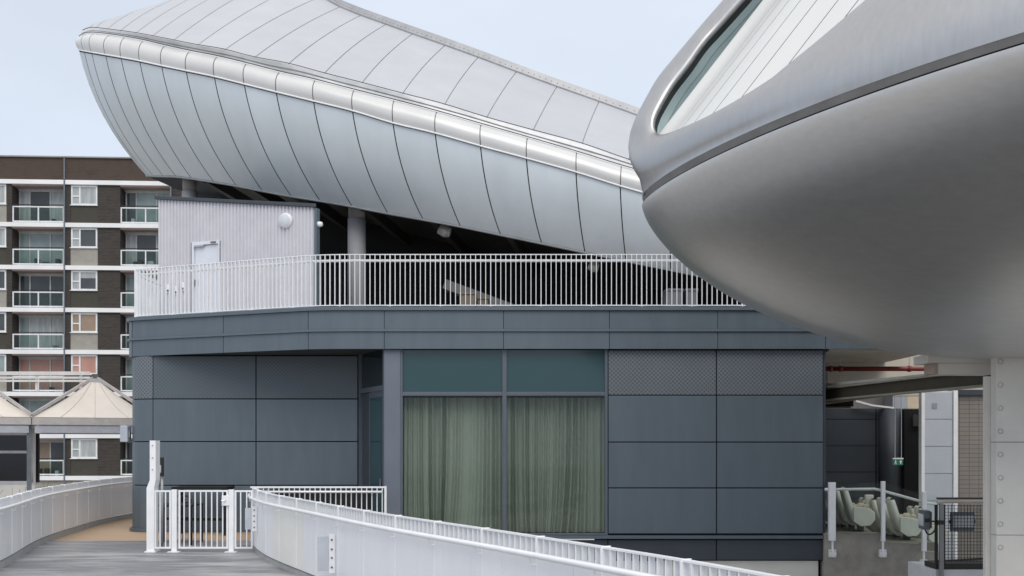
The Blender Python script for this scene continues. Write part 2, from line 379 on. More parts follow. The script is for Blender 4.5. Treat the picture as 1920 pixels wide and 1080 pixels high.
for x in (a+.04, b-.07):
    for y in (Yd-.27, Yd+.27): MB().box(x-.035, x+.035, y-.02, y+.02, 0, zd-.05).build('leg', void, dk)
MB().box(a+.075, b-.105, Yd+.25, Yd+.28, ZA(978, Yd), ZA(973, Yd)).build('stretcher', void, dk)
Yc = 20.35
cb = thing('storage_bench', 'black slatted storage bench behind the short landing fence', 'bench', (XA(600, Yc), Yc, 0))
a, b = XA(512, Yc), XA(692, Yc); zc = ZA(917, Yc)
MB().box(a, b, Yc-.28, Yc+.28, .06, zc-.06).build('bench_body', void, cb, bevel=.01)
MB().box(a-.02, b+.02, Yc-.3, Yc+.3, zc-.058, zc).build('lid', void, cb, bevel=.012)
for x in (a+.08, b-.08): MB().box(x-.05, x+.05, Yc-.24, Yc+.24, 0, .06).build('foot', black, cb)

# ------------------------------------------------------------------ slate pavilion
YF = 20.6; YW = 20.70; YR = 22.2
fx = lambda px: XA(px, YW); fz = lambda py: ZA(py, YW)
pav = thing('slate_pavilion', 'two tier slate blue panelled pavilion with large curtained window', 'building', (0, 22, -.5))
def panel(x0, x1, z0, z1, y, nm='cladding_panel', m=slate, th=.05, gap=.011, parent=pav):
    b = MB(); b.box(x0+gap, x1-gap, y, y+th, z0+gap, z1-gap); return b.build(nm, m, parent, bevel=.004)
# core behind the panels
core = MB()
core.box(fx(1139), fx(1544), YW+.052, 24, ZA(1052, YW), 4.1)
core.build('core_wall', joint, pav)
rows = [656, 741, 829, 915, 1003]
def perf(n, l, tcn, src, b):
    sp = n.new('ShaderNodeSeparateXYZ'); l.new(tcn.outputs['Object'], sp.inputs[0]); outs = []
    for ax in ('X', 'Z'):
        a = n.new('ShaderNodeMath'); a.operation = 'MULTIPLY'; a.inputs[1].default_value = 2*pi/.085; l.new(sp.outputs[ax], a.inputs[0])
        s = n.new('ShaderNodeMath'); s.operation = 'SINE'; l.new(a.outputs[0], s.inputs[0]); outs.append(s)
    mu = n.new('ShaderNodeMath'); mu.operation = 'MULTIPLY'; l.new(outs[0].outputs[0], mu.inputs[0]); l.new(outs[1].outputs[0], mu.inputs[1])
    r = n.new('ShaderNodeMapRange'); r.inputs['From Min'].default_value = .0; r.inputs['From Max'].default_value = .45; l.new(mu.outputs[0], r.inputs['Value'])
    mm = n.new('ShaderNodeMix'); mm.data_type = 'RGBA'; l.new(r.outputs[0], mm.inputs['Factor']); l.new(src, mm.inputs['A']); mm.inputs['B'].default_value = (.082, .098, .115, 1)
    return mm.outputs['Result']
perfm = mat('perforated_slate', (.165, .188, .212), .5, .2, .05, 2, pattern=perf)
for a, b in ((1140, 1343.5), (1343.5, 1544)):
    for i in range(4):
        if i == 0: panel(fx(a), fx(b), fz(rows[1]), fz(rows[0]), YW+.012, 'perforated_panel', perfm)
        else: panel(fx(a), fx(b), fz(rows[i+1])+(0.0 if i < 3 else .02), fz(rows[i]), YW)
    panel(fx(a), fx(b), fz(1051), fz(1012), YW+.015, 'base_panel', slate_dark)
panel(fx(752), fx(1140), fz(1051), fz(1012), YW+.015, 'base_panel', slate_dark)
b = MB(); b.box(fx(745), fx(1545), YW-.05, YW+.16, fz(1010), fz(1004)); b.build('sill', slate, pav, bevel=.004)
b = MB(); b.box(fx(1290), fx(1536), YW+.07, 24, -5, fz(1051.5)); b.build('plinth', cream, pav)
b = MB(); b.box(fx(700), fx(1289), YW+.09, 24, -5, fz(1051.5)); b.build('plinth', cream, pav)
# right end wall (side return)
b = MB(); b.box(fx(1544)+.002, fx(1544)+.05, YW+.02, 24, -.3, 4.05); b.build('end_wall', slate_dark, pav)
# pilaster
b = MB(); b.box(fx(720), fx(751), YW-.01, YW+.30, -.3, fz(655)); b.build('pilaster', mat('pilaster_slate', (.155, .18, .22), .5, .15, .06, 2), pav, bevel=.012)
# window wall
fm = mat('window_frame_slate', (.115, .135, .165), .4, .2, .05)
wf = MB()
for a, b in ((751, 755), (942, 950), (1134, 1139.5)): wf.box(fx(a), fx(b), YW, YW+.12, fz(1003.5), fz(655))
for a, b in ((755, 942), (950, 1134)):
    wf.box(fx(a), fx(b), YW+.002, YW+.118, fz(742), fz(735)); wf.box(fx(a), fx(b), YW+.002, YW+.118, fz(1003.5), fz(1000))
win = wf.build('window', fm, pav, bevel=.004)
for a, b in ((755, 942), (950, 1134)):
    MB().box(fx(a), fx(b), YW+.05, YW+.062, fz(735), fz(655)).build('spandrel_pane', mat('teal_spandrel', (.018, .064, .072), .12, 0, .06, 1.2, spec=.6), win)
    MB().box(fx(a), fx(b), YW+.05, YW+.058, fz(1000), fz(742)).build('pane', glass_room, win)
rm = MB(); X0, X1, Z0, Z1 = fx(752), fx(1138.5), fz(1003), fz(654)
rm.quad((X0, 23.5, Z0), (X1, 23.5, Z0), (X1, 23.5, Z1), (X0, 23.5, Z1)); rm.quad((X0, YW+.14, Z1), (X1, YW+.14, Z1), (X1, 23.5, Z1), (X0, 23.5, Z1))
rm.quad((X0, YW+.12, Z0), (X1, YW+.12, Z0), (X1, 23.5, Z0), (X0, 23.5, Z0)); rm.quad((X0, YW+.31, Z0), (X0, 23.5, Z0), (X0, 23.5, Z1), (X0, YW+.31, Z1)); rm.quad((X1, YW+.13, Z0), (X1, 23.5, Z0), (X1, 23.5, Z1), (X1, YW+.13, Z1))
rm.build('room_lining', mat('dim_interior', (.10, .09, .08), .9), pav)
# recessed left wall with rounded corner
rx = lambda px: XA(px, YR); rz_ = lambda py: ZA(py, YR)
rr = [667, 748, 828, 910, 996]
cornx = -8.42; cr_ = .62
arc = [(cornx, 26.0), (cornx, 24.4), (cornx, YR+cr_)]+[(cornx+cr_-cr_*cos(t), YR+cr_-cr_*sin(t)) for t in [i*pi/2/10 for i in range(1, 11)]]
offs0 = lambda path, d: [(x+nx*d, y+ny*d) for (x, y), (nx, ny) in zip(path, normals(path))]
core = MB(); core.ribbon(offs0(arc, .052), 0, 3.95, .04, 1); core.box(cornx+cr_, rx(672), YR+.052, YR+.1, 0, 3.95); core.build('core_wall', joint, pav)
for i in range(4):
    z0, z1 = rz_(rr[i+1]), rz_(rr[i])
    b = MB(); b.ribbon(arc+[(rx(286.2), YR)], z0+.011, z1-.011, .045, 1); b.build('corner_panel', slate if i else perfm, pav, smooth=False)
    for a, c in ((286.5, 480), (480, 671)): panel(rx(a), rx(c), z0, z1, YR, 'cladding_panel' if i else 'perforated_panel', slate if i else mat('perforated_slate_dark', (.105, .13, .15), .5, .2, .05, 2, pattern=perf))
MB().ribbon([(x-.01, y-.01) for x, y in arc], 0.004, .07, .05, -1).build('skirting', slate, pav)
MB().box(rx(289), rx(671), YR-.01, YR+.05, .004, .07).build('skirting', slate, pav)
# return wall with door between the recess and the window wall
A = V((rx(672), YR, 0)); B = V((fx(720)-.01, YW+.0, 0)); dv = (B-A); dl = dv.length; dn = dv.normalized(); pn = V((-dn.y, dn.x, 0))
def dbar(s0, s1, z0, z1, off, th, nm, m, parent=pav):
    p0, p1 = A+dn*s0+pn*off, A+dn*s1+pn*off; q0, q1 = p0+pn*th, p1+pn*th; b = MB()
    b.hexa([(*p0.xy, z0), (*p1.xy, z0), (*q1.xy, z0), (*q0.xy, z0), (*p0.xy, z1), (*p1.xy, z1), (*q1.xy, z1), (*q0.xy, z1)]); return b.build(nm, m, parent)
zh = 3.0
dbar(.0, .12, 0, 3.9, 0, .1, 'door_post', fm); dbar(dl-.06, dl, 0, 3.9, 0, .1, 'door_post', fm); dbar(.12, dl-.06, zh, zh+.1, 0, .1, 'door_head', fm)
dbar(.12, dl-.06, zh+.1, 3.9, .04, .02, 'transom_pane', mat('dark_glass', (.012, .02, .024), .06, 0, .1), pav)
dbar(.12, .62, 0, zh, .05, .03, 'side_panel', slate_dark)
dr = dbar(.64, dl-.08, 0.02, zh-.01, .03, .05, 'door', fm)
dbar(.74, dl-.18, .12, zh-.12, .02, .008, 'door_glass', mat('teal_door_glass', (.03, .075, .085), .08, 0, .1), dr)
dbar(dl-.17, dl-.13, 1.0, 1.2, -.03, .02, 'handle', MATS['galvanised'], dr)
# fascia : plan path, two tiers and a cap
FP = [(-8.46, 26.0), (-8.46, 24.0), (-8.46, 22.72), (-8.43, 22.54), (-8.33, 22.40), (-8.15, 22.30)]
FP += [(-8.15+(-4.30+8.15)*i/8, 22.30+(20.76-22.30)*i/8) for i in range(1, 9)]
FP += [(p.x, p.y) for p in [bez(V((-4.30, 20.76, 0)), V((-3.9, YF, 0)), V((-3.2, YF, 0)), t/6) for t in range(1, 7)]]
FP += [(x, YF) for x in (-2, 0, 2, 4, 6, 8.2)]
def fascia(z0, z1, out_, nm):
    nor = normals(FP); path = [(x+nx*-out_*-1*-1, y+ny*out_*-1) for (x, y), (nx, ny) in zip(FP, nor)]
    return path
jx = [-8.3, -6.05, -4.12, -2.57, -.17, 1.96, 4.14, 6.31, 8.2]
def split(path, joints):
    segs = []; cur = [path[0]]
    js = list(joints); k = 0
    for p, q in zip(path, path[1:]):
        while k < len(js) and abs(q[0]-p[0]) > 1e-6 and p[0] < js[k] <= q[0]:
            t = (js[k]-p[0])/(q[0]-p[0]); y = p[1]+(q[1]-p[1])*t
            cur.append((js[k]-.006, y)); segs.append(cur); cur = [(js[k]+.006, y)]; k += 1
        cur.append(q)
    if len(cur) > 1: segs.append(cur)
    return segs
zc0, z_mid, z_bot = ZA(582, YF), ZA(619, YF), ZA(654, YF)
zcap = ZA(575, YF)
for seg in split(FP, jx):
    if len(seg) < 2: continue
    MB().ribbon(seg, z_mid+.028, zc0-.004, .05, 1).build('fascia_panel', slate, pav)
    MB().ribbon(seg, z_bot, z_mid-.032, .05, 1).build('fascia_panel', slate, pav)
MB().ribbon([(x, y+.03) for x, y in FP], z_bot+.01, zcap-.02, .06, 1).build('fascia_core', joint, pav)
def offs(path, d): return [(x+nx*d, y+ny*d) for (x, y), (nx, ny) in zip(path, normals(path))]
MB().ribbon(offs(FP, -.05), zc0, zcap, .42, 1).build('fascia_cap', slate, pav)
MB().ribbon(offs(FP, -.035), z_mid-.028, z_mid+.022, .06, 1).build('drip_ledge', slate, pav)
# terrace slab / soffit
tfl = MB(); lo = [(x, y+.1) for x, y in FP if y < 25]; 
poly = [(x, y) for x, y in lo]+[(8.2, 40), (-8.4, 40)]
for z in (z_bot+.02, zcap-.03): tfl.poly([(x, y, z) for x, y in poly])
for i in range(len(poly)):
    a, c = poly[i], poly[(i+1) % len(poly)]; tfl.quad((*a, z_bot+.02), (*c, z_bot+.02), (*c, zcap-.03), (*a, zcap-.03))
pv = MB(); pv.poly([(x, y+.35, zcap-.024) for x, y in lo]+[(8.2, 40, zcap-.024), (-8.2, 40, zcap-.024)]); o = pv.build('terrace_paving', mat('terrace_paving', (.42, .41, .40), .8, 0, .1, 1)); o['kind'] = 'structure'
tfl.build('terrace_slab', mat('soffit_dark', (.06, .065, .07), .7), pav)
# loudspeaker on the corner
sp = thing('wall_speaker', 'small grey box speaker on the left corner of the pavilion', 'speaker', (-8.5, 22.75, ZA(830, 22.6)))
MB().box(-8.62, -8.45, 22.5, 22.75, ZA(829, 22.6), ZA(798, 22.6)).build('cabinet', mat('speaker_grey', (.42, .46, .52), .5), sp, bevel=.02)
MB().box(-8.46, -8.425, 22.58, 22.66, ZA(820, 22.6), ZA(808, 22.6)).build('bracket', MATS['galvanised'], sp)

# curtains inside the window
def curtain(pa, pb, seed, label):
    rnd = random.Random(seed); rows = []; NX = 260; x0, x1 = fx(pa), fx(pb); z0, z1 = fz(1001), fz(744)
    ph = [rnd.uniform(0, 6.28) for _ in range(8)]
    for j in range(13):
        v = j/12; z = z1+(z0-z1)*v; row = []
        for i in range(NX+1):
            u = i/NX; uu = u+.05*v*v*v*sin(5.2*u+ph[0])*sin(pi*u)+.008*sin(17*u+ph[1])*v*sin(pi*u)
            w = sin(2*pi*13*u+1.6*sin(7*u+ph[2])+ph[3])*(.55+.45*sin(11*u+ph[4]))+.6*sin(2*pi*21*u+ph[5]+v*.8)*(.4+.4*sin(6*u+ph[6]))
            sw = (.085+.03*v)*w
            row.append((x0+(x1-x0)*min(1.0, max(0, uu)), YW+.40-sw, z))
        rows.append(row)
    b = MB(); b.grid(rows); o = b.build('curtain', mat('sage_curtain', (.53, .54, .495), .9, 0, .08, 6, 0, 40, (12, 12, .4)), None, True)
    return tag(o, label, 'curtain', 'curtains in the pavilion window')
curtain(753, 943, 3, 'floor length pale green curtain in the window bay nearest the grey pilaster')
curtain(949, 1137, 8, 'floor length pale green curtain in the window bay beside the wall panels')

# ------------------------------------------------------------------ terrace railing
RPATH = offs([p for p in FP if p[1] < 24.6], .13); RPATH = [p for p in RPATH if p[0] < 6.4]+[(6.4, YF+.13)]
tr = thing('terrace_railing', 'white flat bar railing along the edge of the upper terrace', 'railing', (0, YF+.13, zcap))
zb0, zh0, zt0 = zcap+.035, ZA(487, YF+.15), ZA(477, YF+.15)
MB().ribbon(offs(RPATH, -.025), zb0, zb0+.018, .05, 1).build('bottom_rail', whitemetal, tr)
MB().ribbon(offs(RPATH, -.022), zt0-.014, zt0, .044, 1).build('top_rail', whitemetal, tr)
MB().tube([(x, y, zh0-.01) for x, y in offs(RPATH, .075)], .027, 8).build('handrail', white, tr, True)
q = resample(RPATH, .1018); qn = normals(q); vis = []
for i, ((x, y), (nx, ny)) in enumerate(zip(q, qn)):
    post = i % 10 == 5; a = V((x, y, 0)); nrm = V((nx, ny, 0)); tv = V((ny, -nx, 0)); th, dp = (.016, .085) if post else (.013, .05)
    c = [a-tv*th/2-nrm*dp/2, a+tv*th/2-nrm*dp/2, a+tv*th/2+nrm*dp/2, a-tv*th/2+nrm*dp/2]
    vis.append((post, x, [p+V((0,0,zcap+.002 if post else zb0+.018)) for p in c]+[p+V((0,0,zt0-.014)) for p in c], a, nrm))
rest = MB(); nb = 0
for post, x, h, a, nrm in vis:
    if post:
        b = MB(); b.hexa(h); z = zh0-.01
        b.tube([a+nrm*.03+V((0,0,z-.07)), a+nrm*.07+V((0,0,z-.02))], .007, 6)
        p = b.build('post', whitemetal, tr)
        MB().box(a.x-.075, a.x+.075, a.y-.05, a.y+.05, zcap+.002, zcap+.016).build('foot_plate', white, p)
    elif nb < 100 and x > -8.2 and x < 4.9: MB_ = MB(); MB_.hexa(h); MB_.build('baluster', whitemetal, tr); nb += 1
    else: rest.hexa(h)
if rest.v:
    o = rest.build('balusters', whitemetal, tr); o['kind'] = 'stuff'

# ------------------------------------------------------------------ plant room on the terrace
pr = thing('plant_room', 'white ribbed metal plant room with a door on the upper terrace', 'cabin', (-6.4, 23.7, zcap))
A = V((XA(297, 24.4), 24.4, 0)); B = V((XA(590, 23.0), 23.0, 0)); dv = B-A; dl = dv.length; dn = dv.normalized(); pn = V((-dn.y, dn.x, 0))
zA, zB = ZA(372, 24.4), ZA(388, 23.0)
def ztop(s): return zA+(zB-zA)*s/dl
def pt(s, off, z): p = A+dn*s+pn*off; return V((p.x, p.y, z))
door0 = dl*.225; door1 = dl*.405; dz = ZA(456, 24.0)
ribm = mat('white_ribbed_sheet', (.60, .595, .635), .5, .1, .05, 3)
rw = MB(); prof = []; s = 0; pit = .092
while s < dl-.001:
    for ds, off in ((0, 0), (.040, 0), (.052, .024), (.080, .024)): prof.append((min(dl, s+ds), off))
    s += pit
prof.append((dl, 0))
for (s0, o0), (s1, o1) in zip(prof, prof[1:]):
    zb = dz+.03 if (s1 > door0-.0 and s0 < door1) else zcap-.02
    if s1-s0 < 1e-5: continue
    rw.quad(pt(s0, o0, zb), pt(s1, o1, zb), pt(s1, o1, ztop(s1)), pt(s0, o0, ztop(s0)))
rw.build('ribbed_wall', ribm, pr)
b = MB(); D = 3.0
def ptb(s, z): q = pt(s, D, z); return V((q.x-(1.75*s/dl), q.y, q.z))
b.hexa([pt(.01, .05, zcap-.02), pt(dl-.01, .05, zcap-.02), ptb(dl-.01, zcap-.02), ptb(.01, zcap-.02), pt(.01, .05, ztop(0)-.02), pt(dl-.01, .05, ztop(dl)-.02), ptb(dl-.01, ztop(dl)-.02), ptb(.01, ztop(0)-.02)])
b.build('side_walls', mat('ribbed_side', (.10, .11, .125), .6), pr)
b = MB(); b.hexa([pt(-.07, -.06, ztop(0)-.02), pt(dl+.07, -.06, ztop(dl)-.02), ptb(dl+.04, ztop(dl)-.02), ptb(-.07, ztop(0)-.02), pt(-.07, -.06, ztop(0)+.06), pt(dl+.07, -.06, ztop(dl)+.06), ptb(dl+.04, ztop(dl)+.06), ptb(-.07, ztop(0)+.06)])
b.build('capping', slate_dark, pr, bevel=.01)
b = MB(); b.hexa([pt(dl-.002, -.02, zcap), pt(dl+.06, -.02, zcap), pt(dl+.06, .12, zcap), pt(dl-.002, .12, zcap), pt(dl-.002, -.02, ztop(dl)-.03), pt(dl+.06, -.02, ztop(dl)-.03), pt(dl+.06, .12, ztop(dl)-.03), pt(dl-.002, .12, ztop(dl)-.03)])
b.build('corner_trim', slate, pr)
def pbox(s0, s1, o0, o1, z0, z1, nm, m, par): 
    b = MB(); b.hexa([pt(s0,o0,z0), pt(s1,o0,z0), pt(s1,o1,z0), pt(s0,o1,z0), pt(s0,o0,z1), pt(s1,o0,z1), pt(s1,o1,z1), pt(s0,o1,z1)]); return b.build(nm, m, par, bevel=.004)
dpaint = mat('pale_door_paint', (.70, .73, .79), .4, 0, .04)
dr = pbox(door0+.07, door1-.03, .025, .06, zcap+.01, dz-.05, 'door', dpaint, pr)
pbox(door0, door0+.065, -.02, .07, zcap, dz+.03, 'door_jamb', dpaint, pr); pbox(door1-.028, door1, -.02, .07, zcap, dz+.03, 'door_jamb', dpaint, pr)
pbox(door0+.066, door1-.029, -.018, .07, dz-.04, dz+.03, 'door_head', dpaint, pr)
pbox(door0+.08, door0+.35, -.045, -.005, dz-.085, dz-.045, 'door_closer', MATS['galvanised'], dr)
pbox(door1-.22, door1-.08, -.05, -.005, dz-.02, dz+.015, 'closer_arm', mat('tarnished', (.25, .2, .13), .5, .6), dr)
pbox(door0+.09, door0+.13, -.02, .02, zcap+.95, zcap+1.1, 'handle', black, dr)
c = pt(dl*.825, 0, ZA(414, 23.25))
nrm = -pn
b = MB(); rowsv = []
for r, o in ((.0, .09), (.08, .088), (.14, .07), (.165, .05), (.17, .02), (.17, -.02)):
    rowsv.append([c+nrm*o+dn*r*cos(t)+V((0,0,1))*r*sin(t) for t in [2*pi*k/28 for k in range(28)]])
b.grid(rowsv[2:], True); lamp = b.build('bulkhead_light', white, pr, True)
b = MB(); b.grid([[p+nrm*.004 for p in r] for r in rowsv[:3]], True); b.build('lens', mat('opal_lens', (.62, .65, .68), .3), lamp, True)
# notices pinned to the plant room beside the door
for k, (px, py, cc) in enumerate(((316, 541, 0), (331, 545, 1), (345, 539, 0))):
    s = (px-297)/(590-297)*dl; z = ZA(py, 24.3)
    o = pbox(s-.045, s+.045, -.03, -.005, z-.10, z+.10, 'notice', white, None)
    tag(o, ('white notice with blue band on the plant room wall, nearest the corner', 'white notice with black text bar between two others on the plant room wall', 'white notice with blue foot beside the plant room door')[k], 'notice', 'safety notices on the plant room')
    pbox(s-.045, s+.045, -.036, -.031, z-.10+.02, z-.03, 'printed_band', mat('notice_blue', (.03, .10, .22), .5) if not cc else black, o)
# small lamp at side
tag(MB().tube([pt(dl+.055, .06, ZA(420, 23.0)), pt(dl+.15, .06, ZA(420, 23.0))], [.07, .05], 10).build('side_lamp', white, None, True), 'tiny white round lamp on the shaded side of the plant room', 'lamp')

# ------------------------------------------------------------------ far shell canopy
def dY(px):
    T = [(120, 29.6), (142, 28.6), (172, 27.8), (200, 27.3), (260, 26.6), (350, 25.8), (460, 25.2), (588, 24.7), (816, 24.2), (1000, 24.0), (2000, 24.0)]
    for (a, ya), (b, yb) in zip(T, T[1:]):
        if px <= b: return ya+(yb-ya)*max(0, (px-a))/(b-a)
    return 24.0
D = [(148,94),(158,96),(172,98.5),(198,103),(227,108),(262,114.5),(303,123.5),(349,133),(402,144),(458,158),(518,173),(588,190),(661,208),(737,231),(816,250),(901,274),(987,297),(1080,323),(1163,349),(1255,375),(1345,401),(1440,428),(1540,456)]
Eb = [(275,330),(279,330),(288,330.5),(307,331),(331,332),(360,335.5),(402,342),(444,349),(493,359),(547,369),(601,377.5),(661,388),(728,401),(794,412.5),(864,425.5),(939,441),(1016,457),(1097,474),(1174,490),(1258,507),(1345,525),(1436,544),(1530,563)]
Cb = [(149,70),(161,64),(177,63),(206,66),(234,70.5),(269,77),(309,86.5),(356,97),(407,107),(462,120),(524,136),(591,151),(664,170),(739,189),(819,210),(902,234),(989,259),(1081,286),(1165,312),(1257,338),(1346,363),(1441,389),(1541,416)]
Bb = [(156,59),(166,55),(179,54),(200,56.5),(224,59.5),(253,63.5),(284,69),(324,77),(369,86),(420,94.5),(476,109),(540,121),(607,139),(678,157),(754,177),(833,197.5),(912,222),(999,246),(1091,271),(1178,301),(1262,326),(1350,351),(1445,377)]
Ab = [(176,51.5),(198,42),(225,31.5),(280,11.5),(335,-5),(398,-22),(452,-32),(500,-34),(552,-24),(600,-6),(637,13),(676,29),(723,46),(773,64),(834,85.5),(896,108),(968,135),(1044,163),(1123,191),(1214,224),(1300,256),(1395,290),(1490,325)]
NS = len(D)
def dA(i): return [3.2,3.4,3.8,4.6,5.4,6.2,6.4,6.4,6.2,6.0,5.8,5.6,5.4,5.2,5,4.8,4.6,4.5,4.4,4.4,4.3,4.2,4.2][i]
Dp = [P(*D[i], dY(D[i][0])) for i in range(NS)]
Ep = [P(*Eb[i], dY(D[i][0])+.85) for i in range(NS)]
Cp = [P(*Cb[i], dY(D[i][0])+.16) for i in range(NS)]
Bp = [P(*Bb[i], dY(D[i][0])+.34) for i in range(NS)]
Ap = [P(*Ab[i], dY(D[i][0])+.34+dA(i)) for i in range(NS)]
SK = [P(D[i][0]+.22*(Eb[i][0]-D[i][0]), D[i][1]+.55*(Eb[i][1]-D[i][1]), dY(D[i][0])+.05) for i in range(NS)]
RK = [P((Bb[i][0]+Ab[i][0])/2-(8 if i < 12 else max(2, 8-(i-12)*1.2)), (Bb[i][1]+Ab[i][1])/2-(9 if i < 12 else max(2, 9-(i-12)*1.4)), dY(D[i][0])+.34+dA(i)*.45) for i in range(NS)]
def sec_skirt(i, t): return bez(Dp[i], SK[i], Ep[i], t)
def sec_roof(i, t): return bez(Bp[i], RK[i], Ap[i], t)
def sec_band(i, t):                   # bullnose from D up to C, swelling towards the front
    c = (Dp[i]+Cp[i])/2+V((-.10 if i < 4 else -.03, -.26, .05)); return bez(Dp[i]+V((0, -.03, .012)), c, Cp[i], t)
shell = thing('shell_canopy', 'large pale boat shaped canopy with ribbed panel joints above the terrace', 'canopy', (Ep[8].x, Ep[8].y, Ep[18].z))
def along(f, i, t, u):                # smooth interpolation along the shell between stations
    a = f(max(i-1, 0), t); b = f(i, t); c = f(i+1, t); d = f(min(i+2, NS-1), t); return cr(a, b, c, d, u)
def shell_panels(f, nm, m, nt_, g0, tmin=.0, tmax=1.0):
    for i in range(NS-1):
        w = (f(i, .5)-f(i+1, .5)).length; g = min(.16, g0/w); rowsv = []
        for a in range(7):
            u = g+(1-2*g)*a/6; rowsv.append([along(f, i, tmin+(tmax-tmin)*k/nt_, u) for k in range(nt_+1)])
        b = MB(); b.grid(rowsv); o = b.build(nm, m, shell, True)
def shell_liner(f, nm, m, nt_, off):
    rowsv = []
    for i in range(NS-1):
        for a in range(5):
            rowsv.append([along(f, i, k/nt_, a/5)+off for k in range(nt_+1)])
    rowsv.append([f(NS-1, k/nt_)+off for k in range(nt_+1)])
    b = MB(); b.grid(rowsv); return b.build(nm, m, shell, True)
seamd = mat('dark_seam', (.05, .05, .052), .8); seaml = mat('roof_seam', (.30, .295, .30), .8)
shell_panels(sec_skirt, 'skirt_panel', skirtm, 14, .014, .012, .995)
shell_liner(sec_skirt, 'skirt_frame', seamd, 14, V((.012, .035, .012)))
shell_panels(sec_band, 'band_panel', bandm, 10, .012)
shell_liner(sec_band, 'band_frame', seaml, 10, V((.01, .035, .0)))
shell_panels(sec_roof, 'roof_panel', roofm, 12, .010, .0, 1.0)
shell_liner(sec_roof, 'roof_frame', seaml, 12, V((.0, .012, -.014)))
# lips, gutter and ridge cap
def run(pts): return spline(pts, 4)
MB().tube(run([p+V((0, -.035, -.005)) for p in Dp]), .02, 6).build('lower_lip', white, shell, True)
MB().tube(run([p+V((0, -.02, -.0)) for p in Ep]), .03, 6).build('bottom_edge', mat('edge_grey', (.33, .34, .35), .5, .4), shell, True)
gu = MB(); rowsv = []
for i in range(NS-1):
    for a in range(4):
        c = along(lambda k, t: Cp[k], i, 0, a/4); b_ = along(lambda k, t: Bp[k], i, 0, a/4)
        rowsv.append([c+V((0, .02, -.02)), c+V((0, -.02, .02)), c.lerp(b_, .42)+V((0, -.03, 0)), c.lerp(b_, .46)+V((0, .03, -.0)), c.lerp(b_, .56)+V((0, .03, .0)), c.lerp(b_, .6)+V((0, -.03, .0)), b_+V((0, -.05, .0)), b_+V((0, .02, .02)), b_+V((0, .03, -.02))])
gu.grid(rowsv); gu.build('gutter', mat('gutter_grey', (.62, .625, .63), .4, .1), shell, False)
for nm_, pp_, dd_ in (('gutter_shadow', Bp, V((0, -.045, .022))), ('gutter_shadow', Cp, V((0, -.03, .03)))): MB().tube(run([p+dd_ for p in pp_]), .009, 6).build(nm_, seamd, shell, True)
MB().tube(run([p+V((0, -.02, .0)) for p in Cp]), .018, 6).build('gutter_rib', white, shell, True)
rc = MB(); rowsv = []
for i in range(7, NS-1):
    for a in range(4):
        p = along(lambda k, t: Ap[k], i, 0, a/4); q_ = along(lambda k, t: sec_roof(k, .94), i, 0, a/4)
        rowsv.append([p+V((0, -.02, -.01)), p+V((0, -.03, .03)), p+V((.04, .07, .25)), p+V((.05, .17, .28)), p+V((0, .3, -.15))])
rc.grid(rowsv); rc.build('ridge_cap', mat('ridge_grey', (.36, .365, .38), .45, .3), shell, False)
rv = MB()
for i in range(7, NS-1):
    for a in range(7):
        p = along(lambda k, t: Ap[k], i, 0, a/7)+V((.02, .01, .11)); rv.tube([p, p+V((0, -.025, .008))], .012, 6)
o = rv.build('rivets', mat('rivet_grey', (.40, .40, .41), .5, .3), shell); o['kind'] = 'stuff'
# tip, back slope and underside
tip = MB(); cen = (Dp[0]+Cp[0])/2+V((-.07, .15, .02)); 
tip.grid([[sec_band(0, k/10)+V((0,0,0)) for k in range(11)], [sec_band(0, k/10).lerp(cen, .5)+V((-.06, .04, 0)) for k in range(11)], [cen+V((-.05, .12, 0))+ (sec_band(0, k/10)-cen)*.35 for k in range(11)]])
tip.build('nose_cap', bandm, shell, True)
back = MB(); rowsv = []
for i in range(NS):
    a = Ap[i]+V((0, .3, -.15)); e = Ep[i]; yb = max(a.y+4.5, e.y+9)
    rowsv.append([a, V((a.x+.6, (a.y+yb)/2, a.z-.5)), V((a.x+1.0, yb, a.z-2.2)), V((e.x+1.5, yb-.6, e.z+1.0)), V((e.x+1.5, yb-2, e.z+.2))])
back.grid(rowsv); back.build('back_slope', roofm, shell, True)
und = MB(); rowsv = []
for i in range(NS):
    e = Ep[i]; yb = max(Ap[i].y+4.8, e.y+9)-2
    rowsv.append([e+V((0, .0, .0)), e+V((.1, .3, .25)), V((e.x+.5, e.y+1.4, e.z+.5)), V((e.x+1.0, (e.y+yb)/2, e.z+.5)), V((e.x+1.5, yb, e.z+.2))])
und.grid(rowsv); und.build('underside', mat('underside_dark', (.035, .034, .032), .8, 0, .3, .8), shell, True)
endc = MB(); endc.grid([[bez(Dp[0], SK[0], Ep[0], k/8) for k in range(9)], [bez(Dp[0], SK[0], Ep[0], k/8)+V((.35, 1.4, .0)) for k in range(9)], [bez(Dp[0], SK[0], Ep[0], k/8)+V((1.9, 5, -.2)) for k in range(9)]])
endc.build('end_skirt', skirtm, shell, True)
for i in range(5, NS-2, 2):
    e = Ep[i]; b = MB(); b.bar(e+V((.2, .5, .18)), V((e.x+1.0, e.y+7, e.z+.25)), .14, .3); b.build('rib_beam', mat('rib_brown', (.035, .033, .03), .6, .2), shell)

